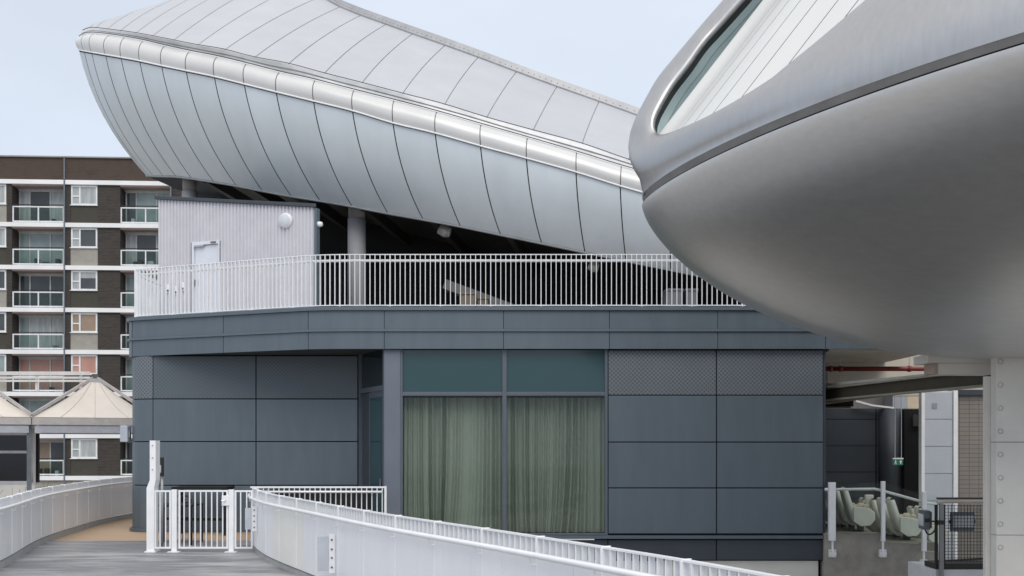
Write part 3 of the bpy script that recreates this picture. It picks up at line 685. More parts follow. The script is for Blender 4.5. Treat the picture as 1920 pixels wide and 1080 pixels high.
# support columns and things under the canopy
def column(px, wpx, Y, ptop, pcol, label):
    x = XA(px, Y); r = wpx*Y/F/2; zt = ZA(ptop, Y)+.25; zc = ZA(pcol, Y)
    c = thing('support_column', label, 'column', (x, Y, zcap-.03), 'round columns carrying the shell canopy')
    MB().tube([(x, Y, zcap-.03), (x, Y, zc)], r, 24).build('shaft', mat('column_grey', (.33, .33, .345), .55, 0, .05), c, True)
    MB().tube([(x, Y, zc), (x, Y, zt)], r*.92, 24).build('head', mat('column_head', (.26, .25, .24), .6), c, True)
column(669, 34, 26.3, 390, 411, 'grey round column standing on the terrace right of the plant room')
column(356, 29, 28.2, 340, 360, 'short visible grey round column rising behind the plant room roof')
dw = MB(); dw.box(XA(560, 31), XA(1700, 31), 31, 31.2, zcap, 9.0); o = tag(dw.build('rear_wall', void, None), 'added black backing sheet that keeps the space beneath the shell canopy dark', 'wall')  # black sheet added to block light and deepen the shade under the canopy
def flood(px, py, Y, s, label):
    p = P(px, py, Y); c = thing('canopy_floodlight', label, 'floodlight', p, 'floodlights under the canopy edge')
    b = MB(); b.tube([p+V((-.16, .0, .03))*s, p+V((-.02, -.02, -.06))*s, p+V((.06, -.03, -.08))*s], [.16*s, .16*s, .13*s], 14); b.build('housing', mat('lamp_grey', (.42, .42, .42), .4, .3), c, True)
    b = MB(); b.tube([p+V((.06, -.032, -.08))*s, p+V((.075, -.035, -.085))*s], .12*s, 14); b.build('lens', mat('lens_grey', (.6, .62, .62), .15), c, True)
    MB().bar(p+V((-.02, 0, 0)), p+V((-.02, .1, .35)), .03, .02).build('bracket', MATS['galvanised'], c)
flood(838, 430, 25.9, 1.0, 'round grey floodlight under the canopy edge above the middle of the railing')
flood(1117, 497, 25.9, .9, 'pale floodlight under the canopy edge close to the near pod')
# stair flank and crates in the dark
st = thing('stair_flight', 'pale stair flank sloping down in the dark under the canopy', 'stairs', (XA(900, 26), 26, zcap))
b = MB(); b.bar(P(833, 532, 26), P(958, 578, 26), .06, .24); b.build('stringer', mat('stair_pale', (.15, .148, .145), .6), st)
for k in range(6):
    p = P(842+k*20, 536+k*7.4, 26.1); MB().box(p.x-.13, p.x+.13, 26.04, 27.0, p.z-.03, p.z).build('tread', MATS['stair_pale'], st)
def crate(px, py0, py1, wpx, Y, m, label):
    x0, x1 = XA(px-wpx/2, Y), XA(px+wpx/2, Y); z0, z1 = ZA(py1, Y), ZA(py0, Y); c = thing('equipment_crate', label, 'crate', ((x0+x1)/2, Y+.3, z0), 'crates stored under the canopy')
    MB().box(x0, x1, Y, Y+.6, z0, z1-.06).build('box', m, c, bevel=.015); MB().box(x0-.02, x1+.02, Y-.02, Y+.62, z1-.058, z1).build('lid', m, c, bevel=.015)
gm = mat('crate_grey', (.12, .125, .135), .7); tm = mat('crate_tan', (.15, .12, .09), .7)
zf = lambda Y: HY-(zcap+.0-EYE)*F/Y
crate(876, 548, zf(25.0), 30, 25.0, tm, 'tan box with pale lid under the stair flank')
crate(905, 557, zf(25.4), 20, 25.4, tm, 'smaller tan box beside the foot of the stair flank')
crate(1265, 541, zf(24.4), 30, 24.4, gm, 'grey crate behind the railing near the pod, left of two')
crate(1297, 541, zf(24.6), 22, 24.6, gm, 'narrow grey crate behind the railing, the one partly hidden by the near pod')

# ------------------------------------------------------------------ near pod
PP = (7.704715, 12.870566, 8.499007, 5.815361, -.023558, 5.512696, .091637, -.051016, 2.415, 1.568122, 2.225315, 1.400026, 6.048750, 5.164451, -.006015)
def plan(th, R=1.0):
    cx, cy, a, b, ph, zs, tx, ty, H, n, m, k, a2, b2, hs = PP
    c, s = cos(th), sin(th)
    u = (a if c > 0 else a2)*math.copysign(abs(c)**(2/n), c); v = (b if s > 0 else b2)*math.copysign(abs(s)**(2/n), s)
    X = cx+R*(u*cos(ph)-v*sin(ph)); Y = cy+R*(u*sin(ph)+v*cos(ph)); return X, Y, zs+tx*(X-cx)+ty*(Y-cy), c
def hullp(th, R):
    X, Y, Z, c = plan(th, R); H, m, k, hs = PP[8], PP[10], PP[11], PP[14]
    return V((X, Y, Z-H*(1+hs*R*c)*max(0, 1-R**m)**(1/k)))
pod = thing('near_pod', 'brushed steel rounded pod with a slanted window and white panels, overhanging on the right', 'building', (7.7, 12.9, 3.1))
NT = 360
def thk(i):     # even spacing around the superellipse
    return 2*pi*i/NT
hb = MB(); rowsv = [[hullp(thk(i), sin(j/44*pi/2)) for i in range(NT)] for j in range(1, 45)]
hb.grid(rowsv, True); hull = hb.build('hull', hullsteel, pod, True)
# recessed seam strip
SH = .105
def inset(th, d, dz):
    X, Y, Z, c = plan(th); v = V((PP[0]-X, PP[1]-Y, 0)).normalized(); return V((X+v.x*d, Y+v.y*d, Z+dz))
sb = MB(); sb.grid([[inset(thk(i), .0, 0) for i in range(NT)], [inset(thk(i), .035, .004) for i in range(NT)], [inset(thk(i), .035, .03) for i in range(NT)]], True); sb.build('seam_shadow', joint, pod)
sb = MB(); sb.grid([[inset(thk(i), .03, .028) for i in range(NT)], [inset(thk(i), .002, SH+.004) for i in range(NT)]], True); sb.build('seam_strip', seamgrey, pod, True)
# lip and rim loft : stations run along the lower lip from the right, round the nose and up the far rim
def thpx(px):                       # plan angle (near side, pi..2pi) whose seam point projects to px
    best = min((pi+pi*k/2000*.98 for k in range(2001)), key=lambda t: abs(CX+F*plan(t)[0]/plan(t)[1]-px)); return best
stations = []
WPTS = [(1250, 256, 1212, .02), (1268, 247, 1252, .10), (1302, 236, 1330, .28), (1366, 199, 1430, .5), (1424, 164, 1520, .7), (1477, 121, 1600, .85), (1529, 79, 1685, 1.0), (1582, 34, 1770, 1.15), (1622, 0, 1850, 1.3), (1690, -62, 1960, 1.5), (1770, -130, 2120, 1.8)]
lipst = []
for (px, py, opx, dd) in WPTS:
    th = thpx(opx); O = inset(th, .0, SH); Wp = P(px, py, O.y+dd); lipst.append((O, Wp, th))
# beyond the frame: carry the lip on round the near side to the right end
for th, up, inn in ((4.75, 1.5, 2.2), (5.1, 1.6, 2.3), (5.5, 1.5, 2.4), (5.9, 1.0, 2.0), (6.2, .5, 1.2)):
    if th > lipst[-1][2]+.05:
        O = inset(th, .012, SH); Wp = inset(th, inn, SH+up); lipst.append((O, Wp, th))
def lip_profile(O, Wp, th, bul):
    X, Y, Z, c = plan(th); t0 = V(plan(th-.02)[:3]); t1 = V(plan(th+.02)[:3]); tv = (t1-t0).normalized(); on = V((tv.y, -tv.x, 0)).normalized()
    h = Wp.z-O.z; up = V((0, 0, 1)); dd = (Wp-O); horiz = V((dd.x, dd.y, 0))
    P1 = O+up*h*(.45 if bul < .17 else .36)+on*bul*(.45 if bul < .17 else .6); P2 = Wp-horiz*.42+on*bul*.35+up*.03
    pts = []
    for k in range(13):
        t = k/12; pts.append(O*(1-t)**3+P1*3*t*(1-t)**2+P2*3*t*t*(1-t)+Wp*t**3)
    inn = -on
    pts += [Wp+inn*.03-up*.004, Wp+inn*.06-up*.02, Wp+inn*.075-up*.10]
    return pts
prof = []
for i, (O, Wp, th) in list(enumerate(lipst))[::-1]: prof.append(lip_profile(O, Wp, th, .16+.22*max(0, 3.5-i)/3.5))
# nose and rim
RIM = [(1235, 252, 1186, 276, 12.85), (1225, 243, 1183, 248, 12.9), (1223, 230, 1186.5, 233, 12.95), (1226, 217, 1192, 219, 13.0), (1234, 199, 1203, 197, 13.05), (1258, 159, 1232, 147, 13.1), (1288, 120, 1260, 112, 13.1), (1317, 79, 1290, 76, 13.1), (1345, 48, 1317, 44, 13.1), (1388, 0, 1357, -2, 13.05), (1440, -58, 1408, -62, 13.0), (1520, -140, 1490, -146, 12.9), (1640, -240, 1610, -250, 12.7), (1800, -330, 1775, -342, 12.4), (2000, -390, 1985, -402, 12.0), (2250, -390, 2245, -404, 11.6), (2550, -330, 2550, -345, 11.3)]
for k, (ix, iy, ox, oy, Y) in enumerate(RIM):
    I = P(ix, iy, Y); Sx = P(ox-2*max(0, 4-k)/4, oy, Y+.28); f = min(1, k/4)
    nose = inset(pi-.0-min(k, 3)*.02, .012, SH)
    Bk = nose.lerp(Sx+V((.35, .9, .15)), f) if k < 5 else Sx+V((.35, .9, .15))
    m1 = I.lerp(Sx, .45)+V((-.01, -.04-.03*max(0, 3-k)/3, .01))
    pts = spline([Bk, Sx.lerp(Bk, .4)+V((-.04-.10*max(0, 4-k)/4, -.05-.05*max(0, 4-k)/4, -.03*max(0, 4-k)/4)), Sx, m1, I], 3)     # 13 points
    on = V((-.75, -.1, .6)).normalized()
    pts += [I+V((.025, .02, -.01)), I+V((.04, .07, -.015)), I+V((.05, .16, -.02))]
    prof.append(pts)
lb = MB(); ncol = len(prof[0]); dense = []
for c in range(ncol):
    dense.append(spline([prof[i][c] for i in range(len(prof))], 6))
nl = (len(lipst)-1)*6
for c in range(1, ncol):
    q = dense[c]; its = 60 if c < 12 else 14
    for _ in range(its):
        w = list(q)
        for i in range(max(1, nl-26), min(len(q)-1, nl+34)): w[i] = q[i]*.5+(q[i-1]+q[i+1])*.25
        q = w
    dense[c] = q
lb.grid([[dense[c][i] for c in range(ncol)] for i in range(len(dense[0]))])
lip = lb.build('lip', steel, pod, True)
# roof shell behind the rim down to the far seam
ro = MB(); rowsv = []
for k, (ix, iy, ox, oy, Y) in enumerate(RIM[3:]):
    Sx = P(ox, oy, Y+.28)+V((.35, .9, .15)) if k > 1 else prof[len(lipst)+3+k][0]
    th = pi-.12-k*.19; far = inset(max(th, .55), .02, SH); mid = Sx.lerp(far, .5)+V((0, .3, .9*min(1, k/4)))
    rowsv.append([bez(Sx, mid, far, t/8) for t in range(9)])
ro.grid(rowsv); ro.build('roof', steel, pod, True)
# black gasket, glass strip and the slanting white panels
I0, I1 = P(1234, 199, 13.05), P(1388, 0, 13.05); Rv = (I1-I0)*1.25
gk = MB(); gp = []
ins = [prof[len(lipst)+k][-1] for k in range(0, 12)]; edge = [prof[len(lipst)+k][-2] for k in range(0, 12)]
gk.grid([spline(edge, 5), spline([p+V((.05, .05, -.02)) for p in ins], 5), spline([p+V((.10, .10, -.03)) for p in ins], 5)]); gk.build('gasket', black, pod)
ins0 = [p+V((.04, .03, -.01)) for p in ins]
gs = MB(); rowsv = []
pal = spline(ins0, 5)
rowsv = [pal, [p+V((.06, .05, -.02)) for p in pal], [p+V((.18, .10, -.05)) for p in pal], [p+V((.32, .14, -.10)) for p in pal]]
gs.grid(rowsv); gs.build('glass_strip', mat('teal_glass_strip', (.52, .66, .67), .15, 0, .1, 1.5), pod, True)
gl = MB(); gl.tube([p+V((.115, -.01, -.02)) for p in pal[10:]], .006, 5).build('glazing_bar', mat('bar_grey', (.2, .25, .27), .5), pod)
wl = [Wp+V((0, .05, -.03-.02*min(i, 5))) for i, (O, Wp, th) in enumerate(lipst)][:13]
wl = [P(1231, 257, 13.05)]+wl
wd = spline(wl, 8)
# cumulative distance across the ruling direction, to cut equal panels
rd = Rv.normalized(); acc = [0]
for a, b in zip(wd, wd[1:]):
    dd = b-a; acc.append(acc[-1]+(dd-rd*dd.dot(rd)).length)
Lw = acc[-1]; pwid = .36
def wat(s):
    for i in range(len(acc)-1):
        if acc[i+1] >= s: return wd[i].lerp(wd[i+1], (s-acc[i])/max(1e-6, acc[i+1]-acc[i]))
    return wd[-1]
panm = mat('white_window_panel', (.74, .74, .725), .4, 0, .02, 2)
np_ = int(min(Lw, 6)/pwid)
first = .0
for k in range(np_):
    s0 = first+k*pwid+.006; s1 = first+(k+1)*pwid-.006; rowsv = []
    for a in range(6):
        p = wat(s0+(s1-s0)*a/5); f = min(1.0, .35+.65*1) ; rowsv.append([p+Rv*(t/8)*1.5 for t in range(0, 9)])
    b = MB(); b.grid(rowsv); o = b.build('white_panel', panm, pod, True)
bl = MB(); bl.grid([[wat(first+(np_*pwid)*a/30)+Rv*(t/8)*1.5+V((.01, .03, -.03)) for t in range(0, 9)] for a in range(31)]); bl.build('panel_backing', mat('panel_joint_grey', (.22, .21, .20), .8), pod)

# pier carrying the pod, with its bracket beam
YP = 13.5; pxm = lambda px: XA(px, YP); pzm = lambda py: ZA(py, YP)
pier = thing('pod_pier', 'pale cream panelled pier under the near pod at the right edge', 'pier', (pxm(1990), YP+.6, -5))
zt_ = 3.42
jz = [zt_, pzm(829), pzm(1003.5), pzm(1180), -5]
for a, b in zip(jz, jz[1:]):
    MB().box(pxm(1868), pxm(2110), YP, YP+.16, b+.003, a-.003).build('pier_panel', cream, pier, bevel=.006)
MB().box(pxm(1868)+.02, pxm(2110)-.02, YP+.02, YP+.14, -5, zt_-.02).build('pier_core', joint, pier)
MB().box(pxm(1868)-.065, pxm(1868)+.3, YP+.165, YP+.24, -5, pzm(704)).build('side_flange', cream, pier)
for k in range(9):
    z = pzm(678+k*43.5); b = MB()
    for rad, dz in ((.034, .0),): 
        ring = [[(pxm(1876)+r*cos(t), YP-.004-h, z+r*sin(t)) for t in [2*pi*j/20 for j in range(20)]] for r, h in ((.036, -.003), (.036, .004), (.028, .004), (.026, -.002))]
        b.grid(ring, True)
    b.build('bolt_ring', mat('ring_grey', (.50, .485, .44), .6), pier, True)
YB = 13.9
brk = thing('bracket_beam', 'cream steel bracket beam between the pier and the pod underside', 'beam', (XA(1800, YB), YB, ZA(700, YB)))
MB().box(XA(1740, YB), XA(1867, YB), YB, YB+.5, ZA(680, YB), ZA(664, YB)).build('flange', cream, brk)
MB().box(XA(1764, YB), XA(1867, YB), YB+.1, YB+.4, ZA(701, YB), ZA(680, YB)-.002).build('web', cream, brk)
MB().box(XA(1756, YB), XA(1763.5, YB), YB+.08, YB+.42, ZA(700, YB), ZA(680, YB)-.002).build('end_plate', mat('rusted_cream', (.42, .33, .27), .8), brk)

# ------------------------------------------------------------------ undercroft on the right
def struct_box(name, x0, x1, y0, y1, z0, z1, m, label, cat, parts=()):
    o = MB().box(x0, x1, y0, y1, z0, z1).build(name, m); return tag(o, label, cat)
Yb = 23.6
tag(MB().box(XA(1552, Yb), XA(2100, Yb), Yb, Yb+.3, ZA(742, Yb), ZA(640, Yb)).build('ceiling_beam', mat('cream_soffit', (.52, .475, .405), .8, 0, .06)), 'wide cream downstand beam above the undercroft behind the red pipe', 'beam')
tag(MB().box(6.42, 8.6, YF+.14, Yb-.01, z_bot-.03, z_bot+.012).build('cream_ceiling', MATS['cream_soffit']), 'flat cream ceiling under the right end of the terrace', 'ceiling')
hb_ = MB(); p = P(1612, 655, Yb-.02); hb_.hexa([p+V((-.10, -.6, -.35)), p+V((.12, -.6, -.35)), p+V((.2, 0, -.0)), p+V((-.02, 0, 0)), p+V((-.10, -.6, .1)), p+V((.12, -.6, .1)), p+V((.2, 0, .1)), p+V((-.02, 0, .1))])
tag(hb_.build('ceiling_bracket', MATS['cream_soffit']), 'small angled cream bracket under the ceiling above the red pipe', 'bracket')
Yr = 22.6
rp = thing('red_pipe', 'dark red sprinkler pipe hung below the cream beam', 'pipe', (XA(1650, Yr), Yr, ZA(691, Yr)))
rm_ = mat('red_pipe_paint', (.19, .022, .018), .4, 0, .1)
MB().tube([(XA(1546, Yr), Yr, ZA(691.5, Yr)), (XA(1900, Yr), Yr, ZA(691.5, Yr))], .052, 12).build('pipe_run', rm_, rp, True)
for px in (1557, 1576, 1705):
    c = MB(); c.tube([(XA(px-3, Yr), Yr, ZA(691.5, Yr)), (XA(px+3, Yr), Yr, ZA(691.5, Yr))], .068, 12).build('clamp', rm_, rp, True)
    if px > 1560: MB().tube([(XA(px, Yr), Yr, ZA(687, Yr)), (XA(px, Yr), Yr, ZA(640, Yr))], .006, 6).build('hanger', MATS['galvanised'], rp)
# olive steel beams
def ibeam(name, a, b, h, w, label):
    a, b = V(a), V(b); r = thing(name, label, 'beam', (a+b)/2, 'olive steel beams over the undercroft')
    MB().bar(a+V((0,0,h/2)), b+V((0,0,h/2)), w, .03).build('top_flange', olive, r); MB().bar(a-V((0,0,h/2)), b-V((0,0,h/2)), w, .03).build('bottom_flange', olive, r)
    MB().bar(a, b, .02, h-.032).build('web', olive_dark, r)
ibeam('steel_beam', P(1535, 741, 22.0), P(1875, 706, 15.4), .24, .18, 'long olive steel beam running from the pavilion to the pier')
ibeam('steel_beam', P(1545, 747, 22.6), P(1672, 730, 21.4), .22, .2, 'short olive steel beam just under the long one')
ibeam('steel_beam', P(1540, 757, 23.0), P(1600, 756, 22.4), .18, .2, 'lowest stubby olive steel beam beside the pavilion end')
b = MB(); b.bar(P(1540, 722.5, 21.6), P(1790, 699, 17.2), .08, .05); tag(b.build('steel_edge', mat('pale_flashing', (.5, .49, .46), .5, .3)), 'pale flashing strip lying along the top of the olive beam', 'flashing')
# slate rear wall with joints
Ys = 26.0
sw = thing('undercroft_wall', 'dark slate panelled wall at the back of the undercroft', 'wall', (XA(1640, Ys), Ys, -1))
MB().box(XA(1500, Ys), XA(1745, Ys), Ys+.05, Ys+.2, -1, ZA(766, Ys)).build('wall_core', joint, sw)
for a, b in ((1500, 1642), (1643, 1745)):
    zz = [766, 786, 836, 885, 935, 985, 1040]
    for u, v in zip(zz, zz[1:]): MB().box(XA(a, Ys)+.008, XA(b, Ys)-.008, Ys, Ys+.05, ZA(v, Ys)+.008, ZA(u, Ys)-.008).build('wall_panel', slate_dark, sw)
MB().tube([(XA(1668, Ys), Ys-.05, -1), (XA(1668, Ys), Ys-.05, ZA(768, Ys))], .28, 20).build('rounded_pier', slate_dark, sw, True)
dk2 = struct_box('dark_doorway', XA(1696, 25.6), XA(1730, 25.6), 25.6, 25.8, -1, ZA(768, 25.6), void, 'black doorway recess between the slate wall and the white clad column', 'doorway')
struct_box('notice_board', XA(1712, 25.5), XA(1726, 25.5), 25.5, 25.54, ZA(799, 25.5), ZA(777, 25.5), mat('dim_board', (.05, .05, .05), .6), 'small dim grey board high in the black doorway recess', 'board')
# upper gap: plant behind
struct_box('vent_duct', XA(1674, 27), XA(1702, 27), 27, 27.6, ZA(768, 27), ZA(725, 27), mat('duct_grey', (.36, .38, .42), .5), 'square pale grey duct seen in the gap above the slate wall', 'duct')
struct_box('upstand_wall', XA(1702, 27.2), XA(1740, 27.2), 27.2, 27.6, ZA(768, 27.2), ZA(720, 27.2), mat('warm_cream', (.60, .50, .38), .8), 'warm cream wall patch in the gap above the slate wall', 'wall')
struct_box('grey_screen', XA(1490, 27.8), XA(1674, 27.8), 27.8, 28.0, ZA(766, 27.8), ZA(720, 27.8), mat('screen_grey', (.16, .155, .15), .6), 'grey louvre screen in the gap behind the olive beams', 'screen')
sl_ = MB(); sl_.bar(P(1604, 752, 25.8), P(1634, 760, 25.8), .1, .045); sl_.bar(P(1634, 760, 25.8), P(1675, 765, 25.8), .1, .045); tag(sl_.build('roof_edge', white), 'thin bright white roof edge above the slate wall', 'roof edge')
# white clad column
Yw = 22.4
wc = thing('clad_column', 'white panelled column with a small square vent, left of the tiled wall', 'column', (XA(1760, Yw), Yw+.4, -1))
MB().box(XA(1729, Yw), XA(1794, Yw), Yw+.03, Yw+.12, -1, ZA(733, Yw)).build('column_core', mat('white_edge', (.62, .64, .66), .5), wc)
zz = [735, 786, 837, 888, 939, 990, 1060]
for u, v in zip(zz, zz[1:]): MB().box(XA(1734, Yw), XA(1786, Yw), Yw, Yw+.032, ZA(v, Yw)+.008, ZA(u, Yw)-.008).build('column_panel', mat('pale_panel', (.50, .53, .57), .45, .1, .04), wc)
MB().box(XA(1747.5, Yw), XA(1757, Yw), Yw-.012, Yw, ZA(766, Yw), ZA(756, Yw)).build('vent', mat('vent_grey', (.30, .32, .34), .6), wc)
MB().box(XA(1727, Yw), XA(1733, Yw), Yw-.03, Yw+.13, -1, ZA(733, Yw)+.01).build('edge_trim', white, wc); MB().box(XA(1787, Yw), XA(1795, Yw), Yw-.03, Yw+.13, -1, ZA(733, Yw)+.01).build('edge_trim', white, wc)
def tiles(n, l, tcn, src, b):
    br = n.new('ShaderNodeTexBrick'); m2 = n.new('ShaderNodeMapping'); m2.inputs['Rotation'].default_value = (pi/2, 0, 0); l.new(tcn.outputs['Object'], m2.inputs[0]); l.new(m2.outputs[0], br.inputs['Vector'])
    br.inputs['Scale'].default_value = 1; br.inputs['Brick Width'].default_value = .22; br.inputs['Row Height'].default_value = .10; br.inputs['Mortar Size'].default_value = .006; br.offset = 0
    l.new(src, br.inputs['Color1']); l.new(src, br.inputs['Color2']); br.inputs['Mortar'].default_value = (.10, .09, .08, 1); return br.outputs['Color']
tw = struct_box('tiled_wall', XA(1790, 23.2), XA(1990, 23.2), 23.2, 23.5, -1, ZA(741, 23.2), mat('taupe_tile', (.235, .21, .185), .6, 0, .1, 2, pattern=tiles), 'taupe tiled wall between the white column and the pier', 'wall')
struct_box('wall_coping', XA(1790, 23.15), XA(1990, 23.15), 23.12, 23.52, ZA(741, 23.2)+.002, ZA(731, 23.2), slate_dark, 'dark slate coping on top of the tiled wall', 'coping')
# exit sign on two rods
Ye = 21.9
ex = thing('exit_sign', 'green emergency exit sign hanging on two thin rods', 'sign', (XA(1684, Ye), Ye, ZA(872, Ye)))
for px in (1678, 1690): MB().tube([(XA(px, Ye), Ye, ZA(860, Ye)), (XA(px, Ye), Ye, ZA(735, Ye))], .008, 6).build('rod', MATS['galvanised'], ex)
MB().box(XA(1674, Ye), XA(1693, Ye), Ye-.03, Ye+.03, ZA(861, Ye), ZA(858.5, Ye)).build('top_bar', white, ex)
MB().box(XA(1674.5, Ye), XA(1692.5, Ye), Ye-.025, Ye+.025, ZA(872, Ye), ZA(861, Ye)-.001).build('panel', mat('exit_green', (.01, .20, .09), .4), ex)
mk = MB(); yy = Ye-.027
cxs = XA(1678.5, Ye); czs = ZA(866.5, Ye)
mk.box(cxs-.010, cxs+.010, yy-.002, yy, czs+.022, czs+.042); mk.quad((cxs-.016, yy, czs-.01), (cxs+.010, yy, czs-.012), (cxs+.018, yy, czs+.018), (cxs-.012, yy, czs+.018)); mk.quad((cxs-.03, yy, czs-.045), (cxs-.018, yy, czs-.045), (cxs, yy, czs-.01), (cxs-.014, yy, czs-.01)); mk.quad((cxs+.012, yy, czs-.045), (cxs+.024, yy, czs-.04), (cxs+.010, yy, czs-.01), (cxs-.002, yy, czs-.012))
cxa = XA(1688, Ye); mk.quad((cxa-.012, yy, czs-.04), (cxa+.012, yy, czs-.04), (cxa+.012, yy, czs+.005), (cxa-.012, yy, czs+.005)); mk.poly([(cxa-.035, yy, czs+.002), (cxa+.035, yy, czs+.002), (cxa, yy, czs+.042)])
mk.build('pictogram', white, ex)

# concrete wall, glass balustrade and stadium seats
Yc2 = 20.62; qx = lambda px: XA(px, Yc2); qz = lambda py: ZA(py, Yc2)
cw = MB(); prof2 = [(1546, 1000), (1651, 1000), (1652, 1017), (1728, 1020), (1730, 1034), (1768, 1036)]
top = [(qx(a), qz(b)) for a, b in prof2]
n0 = [(x, Yc2, z) for x, z in top]+[(top[-1][0], Yc2, -5), (top[0][0], Yc2, -5)]; n1 = [(x, Yc2+.3, z) for x, y, z in n0]
cw.poly(n0); cw.poly(n1[::-1])
for i in range(len(n0)): j = (i+1) % len(n0); cw.quad(n0[i], n0[j], n1[j], n1[i])
tag(cw.build('concrete_wall', concrete), 'rough stepped grey concrete wall under the glass balustrade', 'wall')
stf = MB(); stf.box(qx(1547)+.06, qx(1655), Yc2+.3, 26, -1.4, qz(1003)); stf.box(qx(1655)+.002, qx(1768), Yc2+.3, 26, -1.6, qz(1020)); stf.box(qx(1768), qx(2200), 22.0, 26, -1.7, -1.1)
o = stf.build('stand_steps', mat('stand_concrete', (.24, .22, .18), .85, 0, .2)); o['kind'] = 'structure'
gb = thing('glass_balustrade', 'glass balustrade with three white posts on the concrete wall', 'balustrade', (qx(1640), Yc2-.06, qz(1040)))
yb = Yc2-.08
for a, b, t0, b0, fy in ((1551, 1563.5, 904, 1013, 1037), (1649.5, 1656, 902, 1014, 1037), (1725.5, 1733, 922, 1033, 1056)):
    MB().box(qx(a), qx(b), yb-.05, yb+.04, qz(b0), qz(t0)).build('post', white, gb, bevel=.006)
    c = (a+b)/2+(1.5 if a < 1600 else 0)
    MB().tube([(qx(c), yb, qz(b0)), (qx(c), yb, qz(fy))], .022, 8).build('stem', white, gb)
    pl_ = MB().box(qx(c-5.5), qx(c+7), yb-.005, Yc2-.002, qz(fy+7), qz(fy-7)).build('base_plate', white, gb)
    for sx in (-3.5, 5):
        for sy in (-4.5, 4.5): MB().tube([(qx(c+sx), yb-.005, qz(fy+sy)), (qx(c+sx), yb-.022, qz(fy+sy))], .012, 6).build('bolt', MATS['galvanised'], pl_)
gpm = glass('green_glass', (.88, .94, .90), .6)
def gpane(x0, x1, t0, t1, b0, b1):
    b = MB(); pts = [(qx(x0), yb, qz(b0)), (qx(x1), yb, qz(b1)), (qx(x1), yb, qz(t1)), (qx(x0), yb, qz(t0))]; b.poly(pts); b.build('pane', gpm, gb)
gpane(1564, 1649, 906, 905, 1001, 1001); gpane(1656.5, 1725, 905, 926, 1018, 1020); gpane(1733.5, 1757, 924, 930, 1034, 1034)
MB().tube([(qx(1547), yb+.1, qz(918)), (qx(1640), yb+.1, qz(917)), (qx(1650), yb+.1, qz(919)), (qx(1726), yb+.1, qz(940)), (qx(1757), yb+.1, qz(947))], .028, 8).build('handrail', white, gb, True)
# seats
sm = mat('pale_sage_upholstery', (.70, .70, .63), .6, 0, .08, 5); sm2 = mat('sage_shell', (.33, .33, .26), .6, 0, .1, 5)
def make_seat(label, loc):
    r = thing('stadium_seat', label, 'seat', loc, 'padded stadium seats behind the glass balustrade')
    rowsv = []
    for k in range(9):
        t = k/8; z = .30+.66*t; x = -.14-.20*t-.015*sin(t*pi); w = .24-.07*max(0, t-.72)/.28
        rowsv.append([(x+.055-.02*abs(j-4)/4*0, -w+2*w*j/8, z) for j in range(9)])
    b = MB(); b.grid(rowsv)
    b.grid([[(p[0]-.11, p[1]*.93, p[2]) for p in q] for q in rowsv])
    for side in (0, 8): b.grid([[q[side] for q in rowsv], [(q[side][0]-.11, q[side][1]*.93, q[side][2]) for q in rowsv]])
    b.grid([rowsv[-1], [(p[0]-.055, p[1]*.96, p[2]+.045) for p in rowsv[-1]], [(p[0]-.11, p[1]*.93, p[2]) for p in rowsv[-1]]]); b.grid([rowsv[0], [(p[0]-.11, p[1]*.93, p[2]) for p in rowsv[0]]])
    b.build('backrest', sm, r, True, local=True)
    b = MB(); rowsv = []
    for k in range(13):
        t = 2*pi*k/12; rowsv.append([(.02+.20*cos(t)*.95, y, .36+.11*sin(t)-.05*cos(t)) for y in (-.23, -.2, 0, .2, .23)])
    b.grid(rowsv); b.poly([q[0] for q in rowsv[:-1]]); b.poly([q[-1] for q in rowsv[:-1]][::-1]); b.build('seat_pad', sm, r, True, local=True)
    for s in (-1, 1):
        b = MB(); pr_ = [(-.2, .3), (-.05, .2), (.14, .22), (.24, .34), (.23, .50), (.12, .58), (-.05, .60), (-.2, .62)]
        y0, y1 = s*.255, s*.30; b.poly([(x, y0, z) for x, z in pr_]); b.poly([(x, y1, z) for x, z in pr_][::-1])
        for i in range(len(pr_)): a, c = pr_[i], pr_[(i+1) % len(pr_)]; b.quad((a[0], y0, a[1]), (c[0], y0, c[1]), (c[0], y1, c[1]), (a[0], y1, a[1]))
        b.build('side_panel', sm, r, local=True, bevel=.015)
        b = MB(); b.box(.0, .12, s*.25-.04, s*.25+.04, .58, .66); b.build('armrest', mat('cream_arm', (.62, .55, .42), .6), r, local=True, bevel=.02)
    b = MB(); b.box(-.06, .06, -.06, .06, 0, .26); b.build('pedestal', black, r, local=True)
    return r
proto = None
SEATS = [(1613, 21.55, 1003, 'pale padded seat at the aisle end of the upper row'), (1596, 22.10, 1001, 'pale padded seat second from the aisle in the upper row'), (1581, 22.65, 1000, 'pale padded seat third from the aisle in the upper row'), (1567, 23.20, 999, 'pale padded seat farthest back in the upper row'),
         (1700, 21.55, 1022, 'pale padded seat at the aisle end of the middle row'), (1681, 22.10, 1020, 'pale padded seat second from the aisle in the middle row'), (1664, 22.65, 1018, 'pale padded seat third from the aisle in the middle row'), (1646, 23.20, 1016, 'pale padded seat farthest back in the middle row'),
         (1752, 22.05, 1036, 'pale padded seat in the lowest row next to the last glass post'), (1738, 22.65, 1034, 'pale padded seat in the lowest row behind the floodlight')]
for px, Y, py, lab in SEATS:
    loc = V((XA(px, Y), Y, ZA(py, Y)))
    if proto is None: proto = make_seat(lab, loc); proto.rotation_euler = (0, 0, -.12)
    else: dup(proto, loc, -.12, lab)
def mini(px, py, Y, lab):
    c = P(px, py, Y); o = MB().box(c.x-.09, c.x+.09, Y, Y+.12, c.z-.18, c.z+.18).build('paper_bag', sm, None, bevel=.02); tag(o, lab, 'bag')
mini(1631, 943, 22.6, 'small pale upright bag standing behind the middle row of seats')

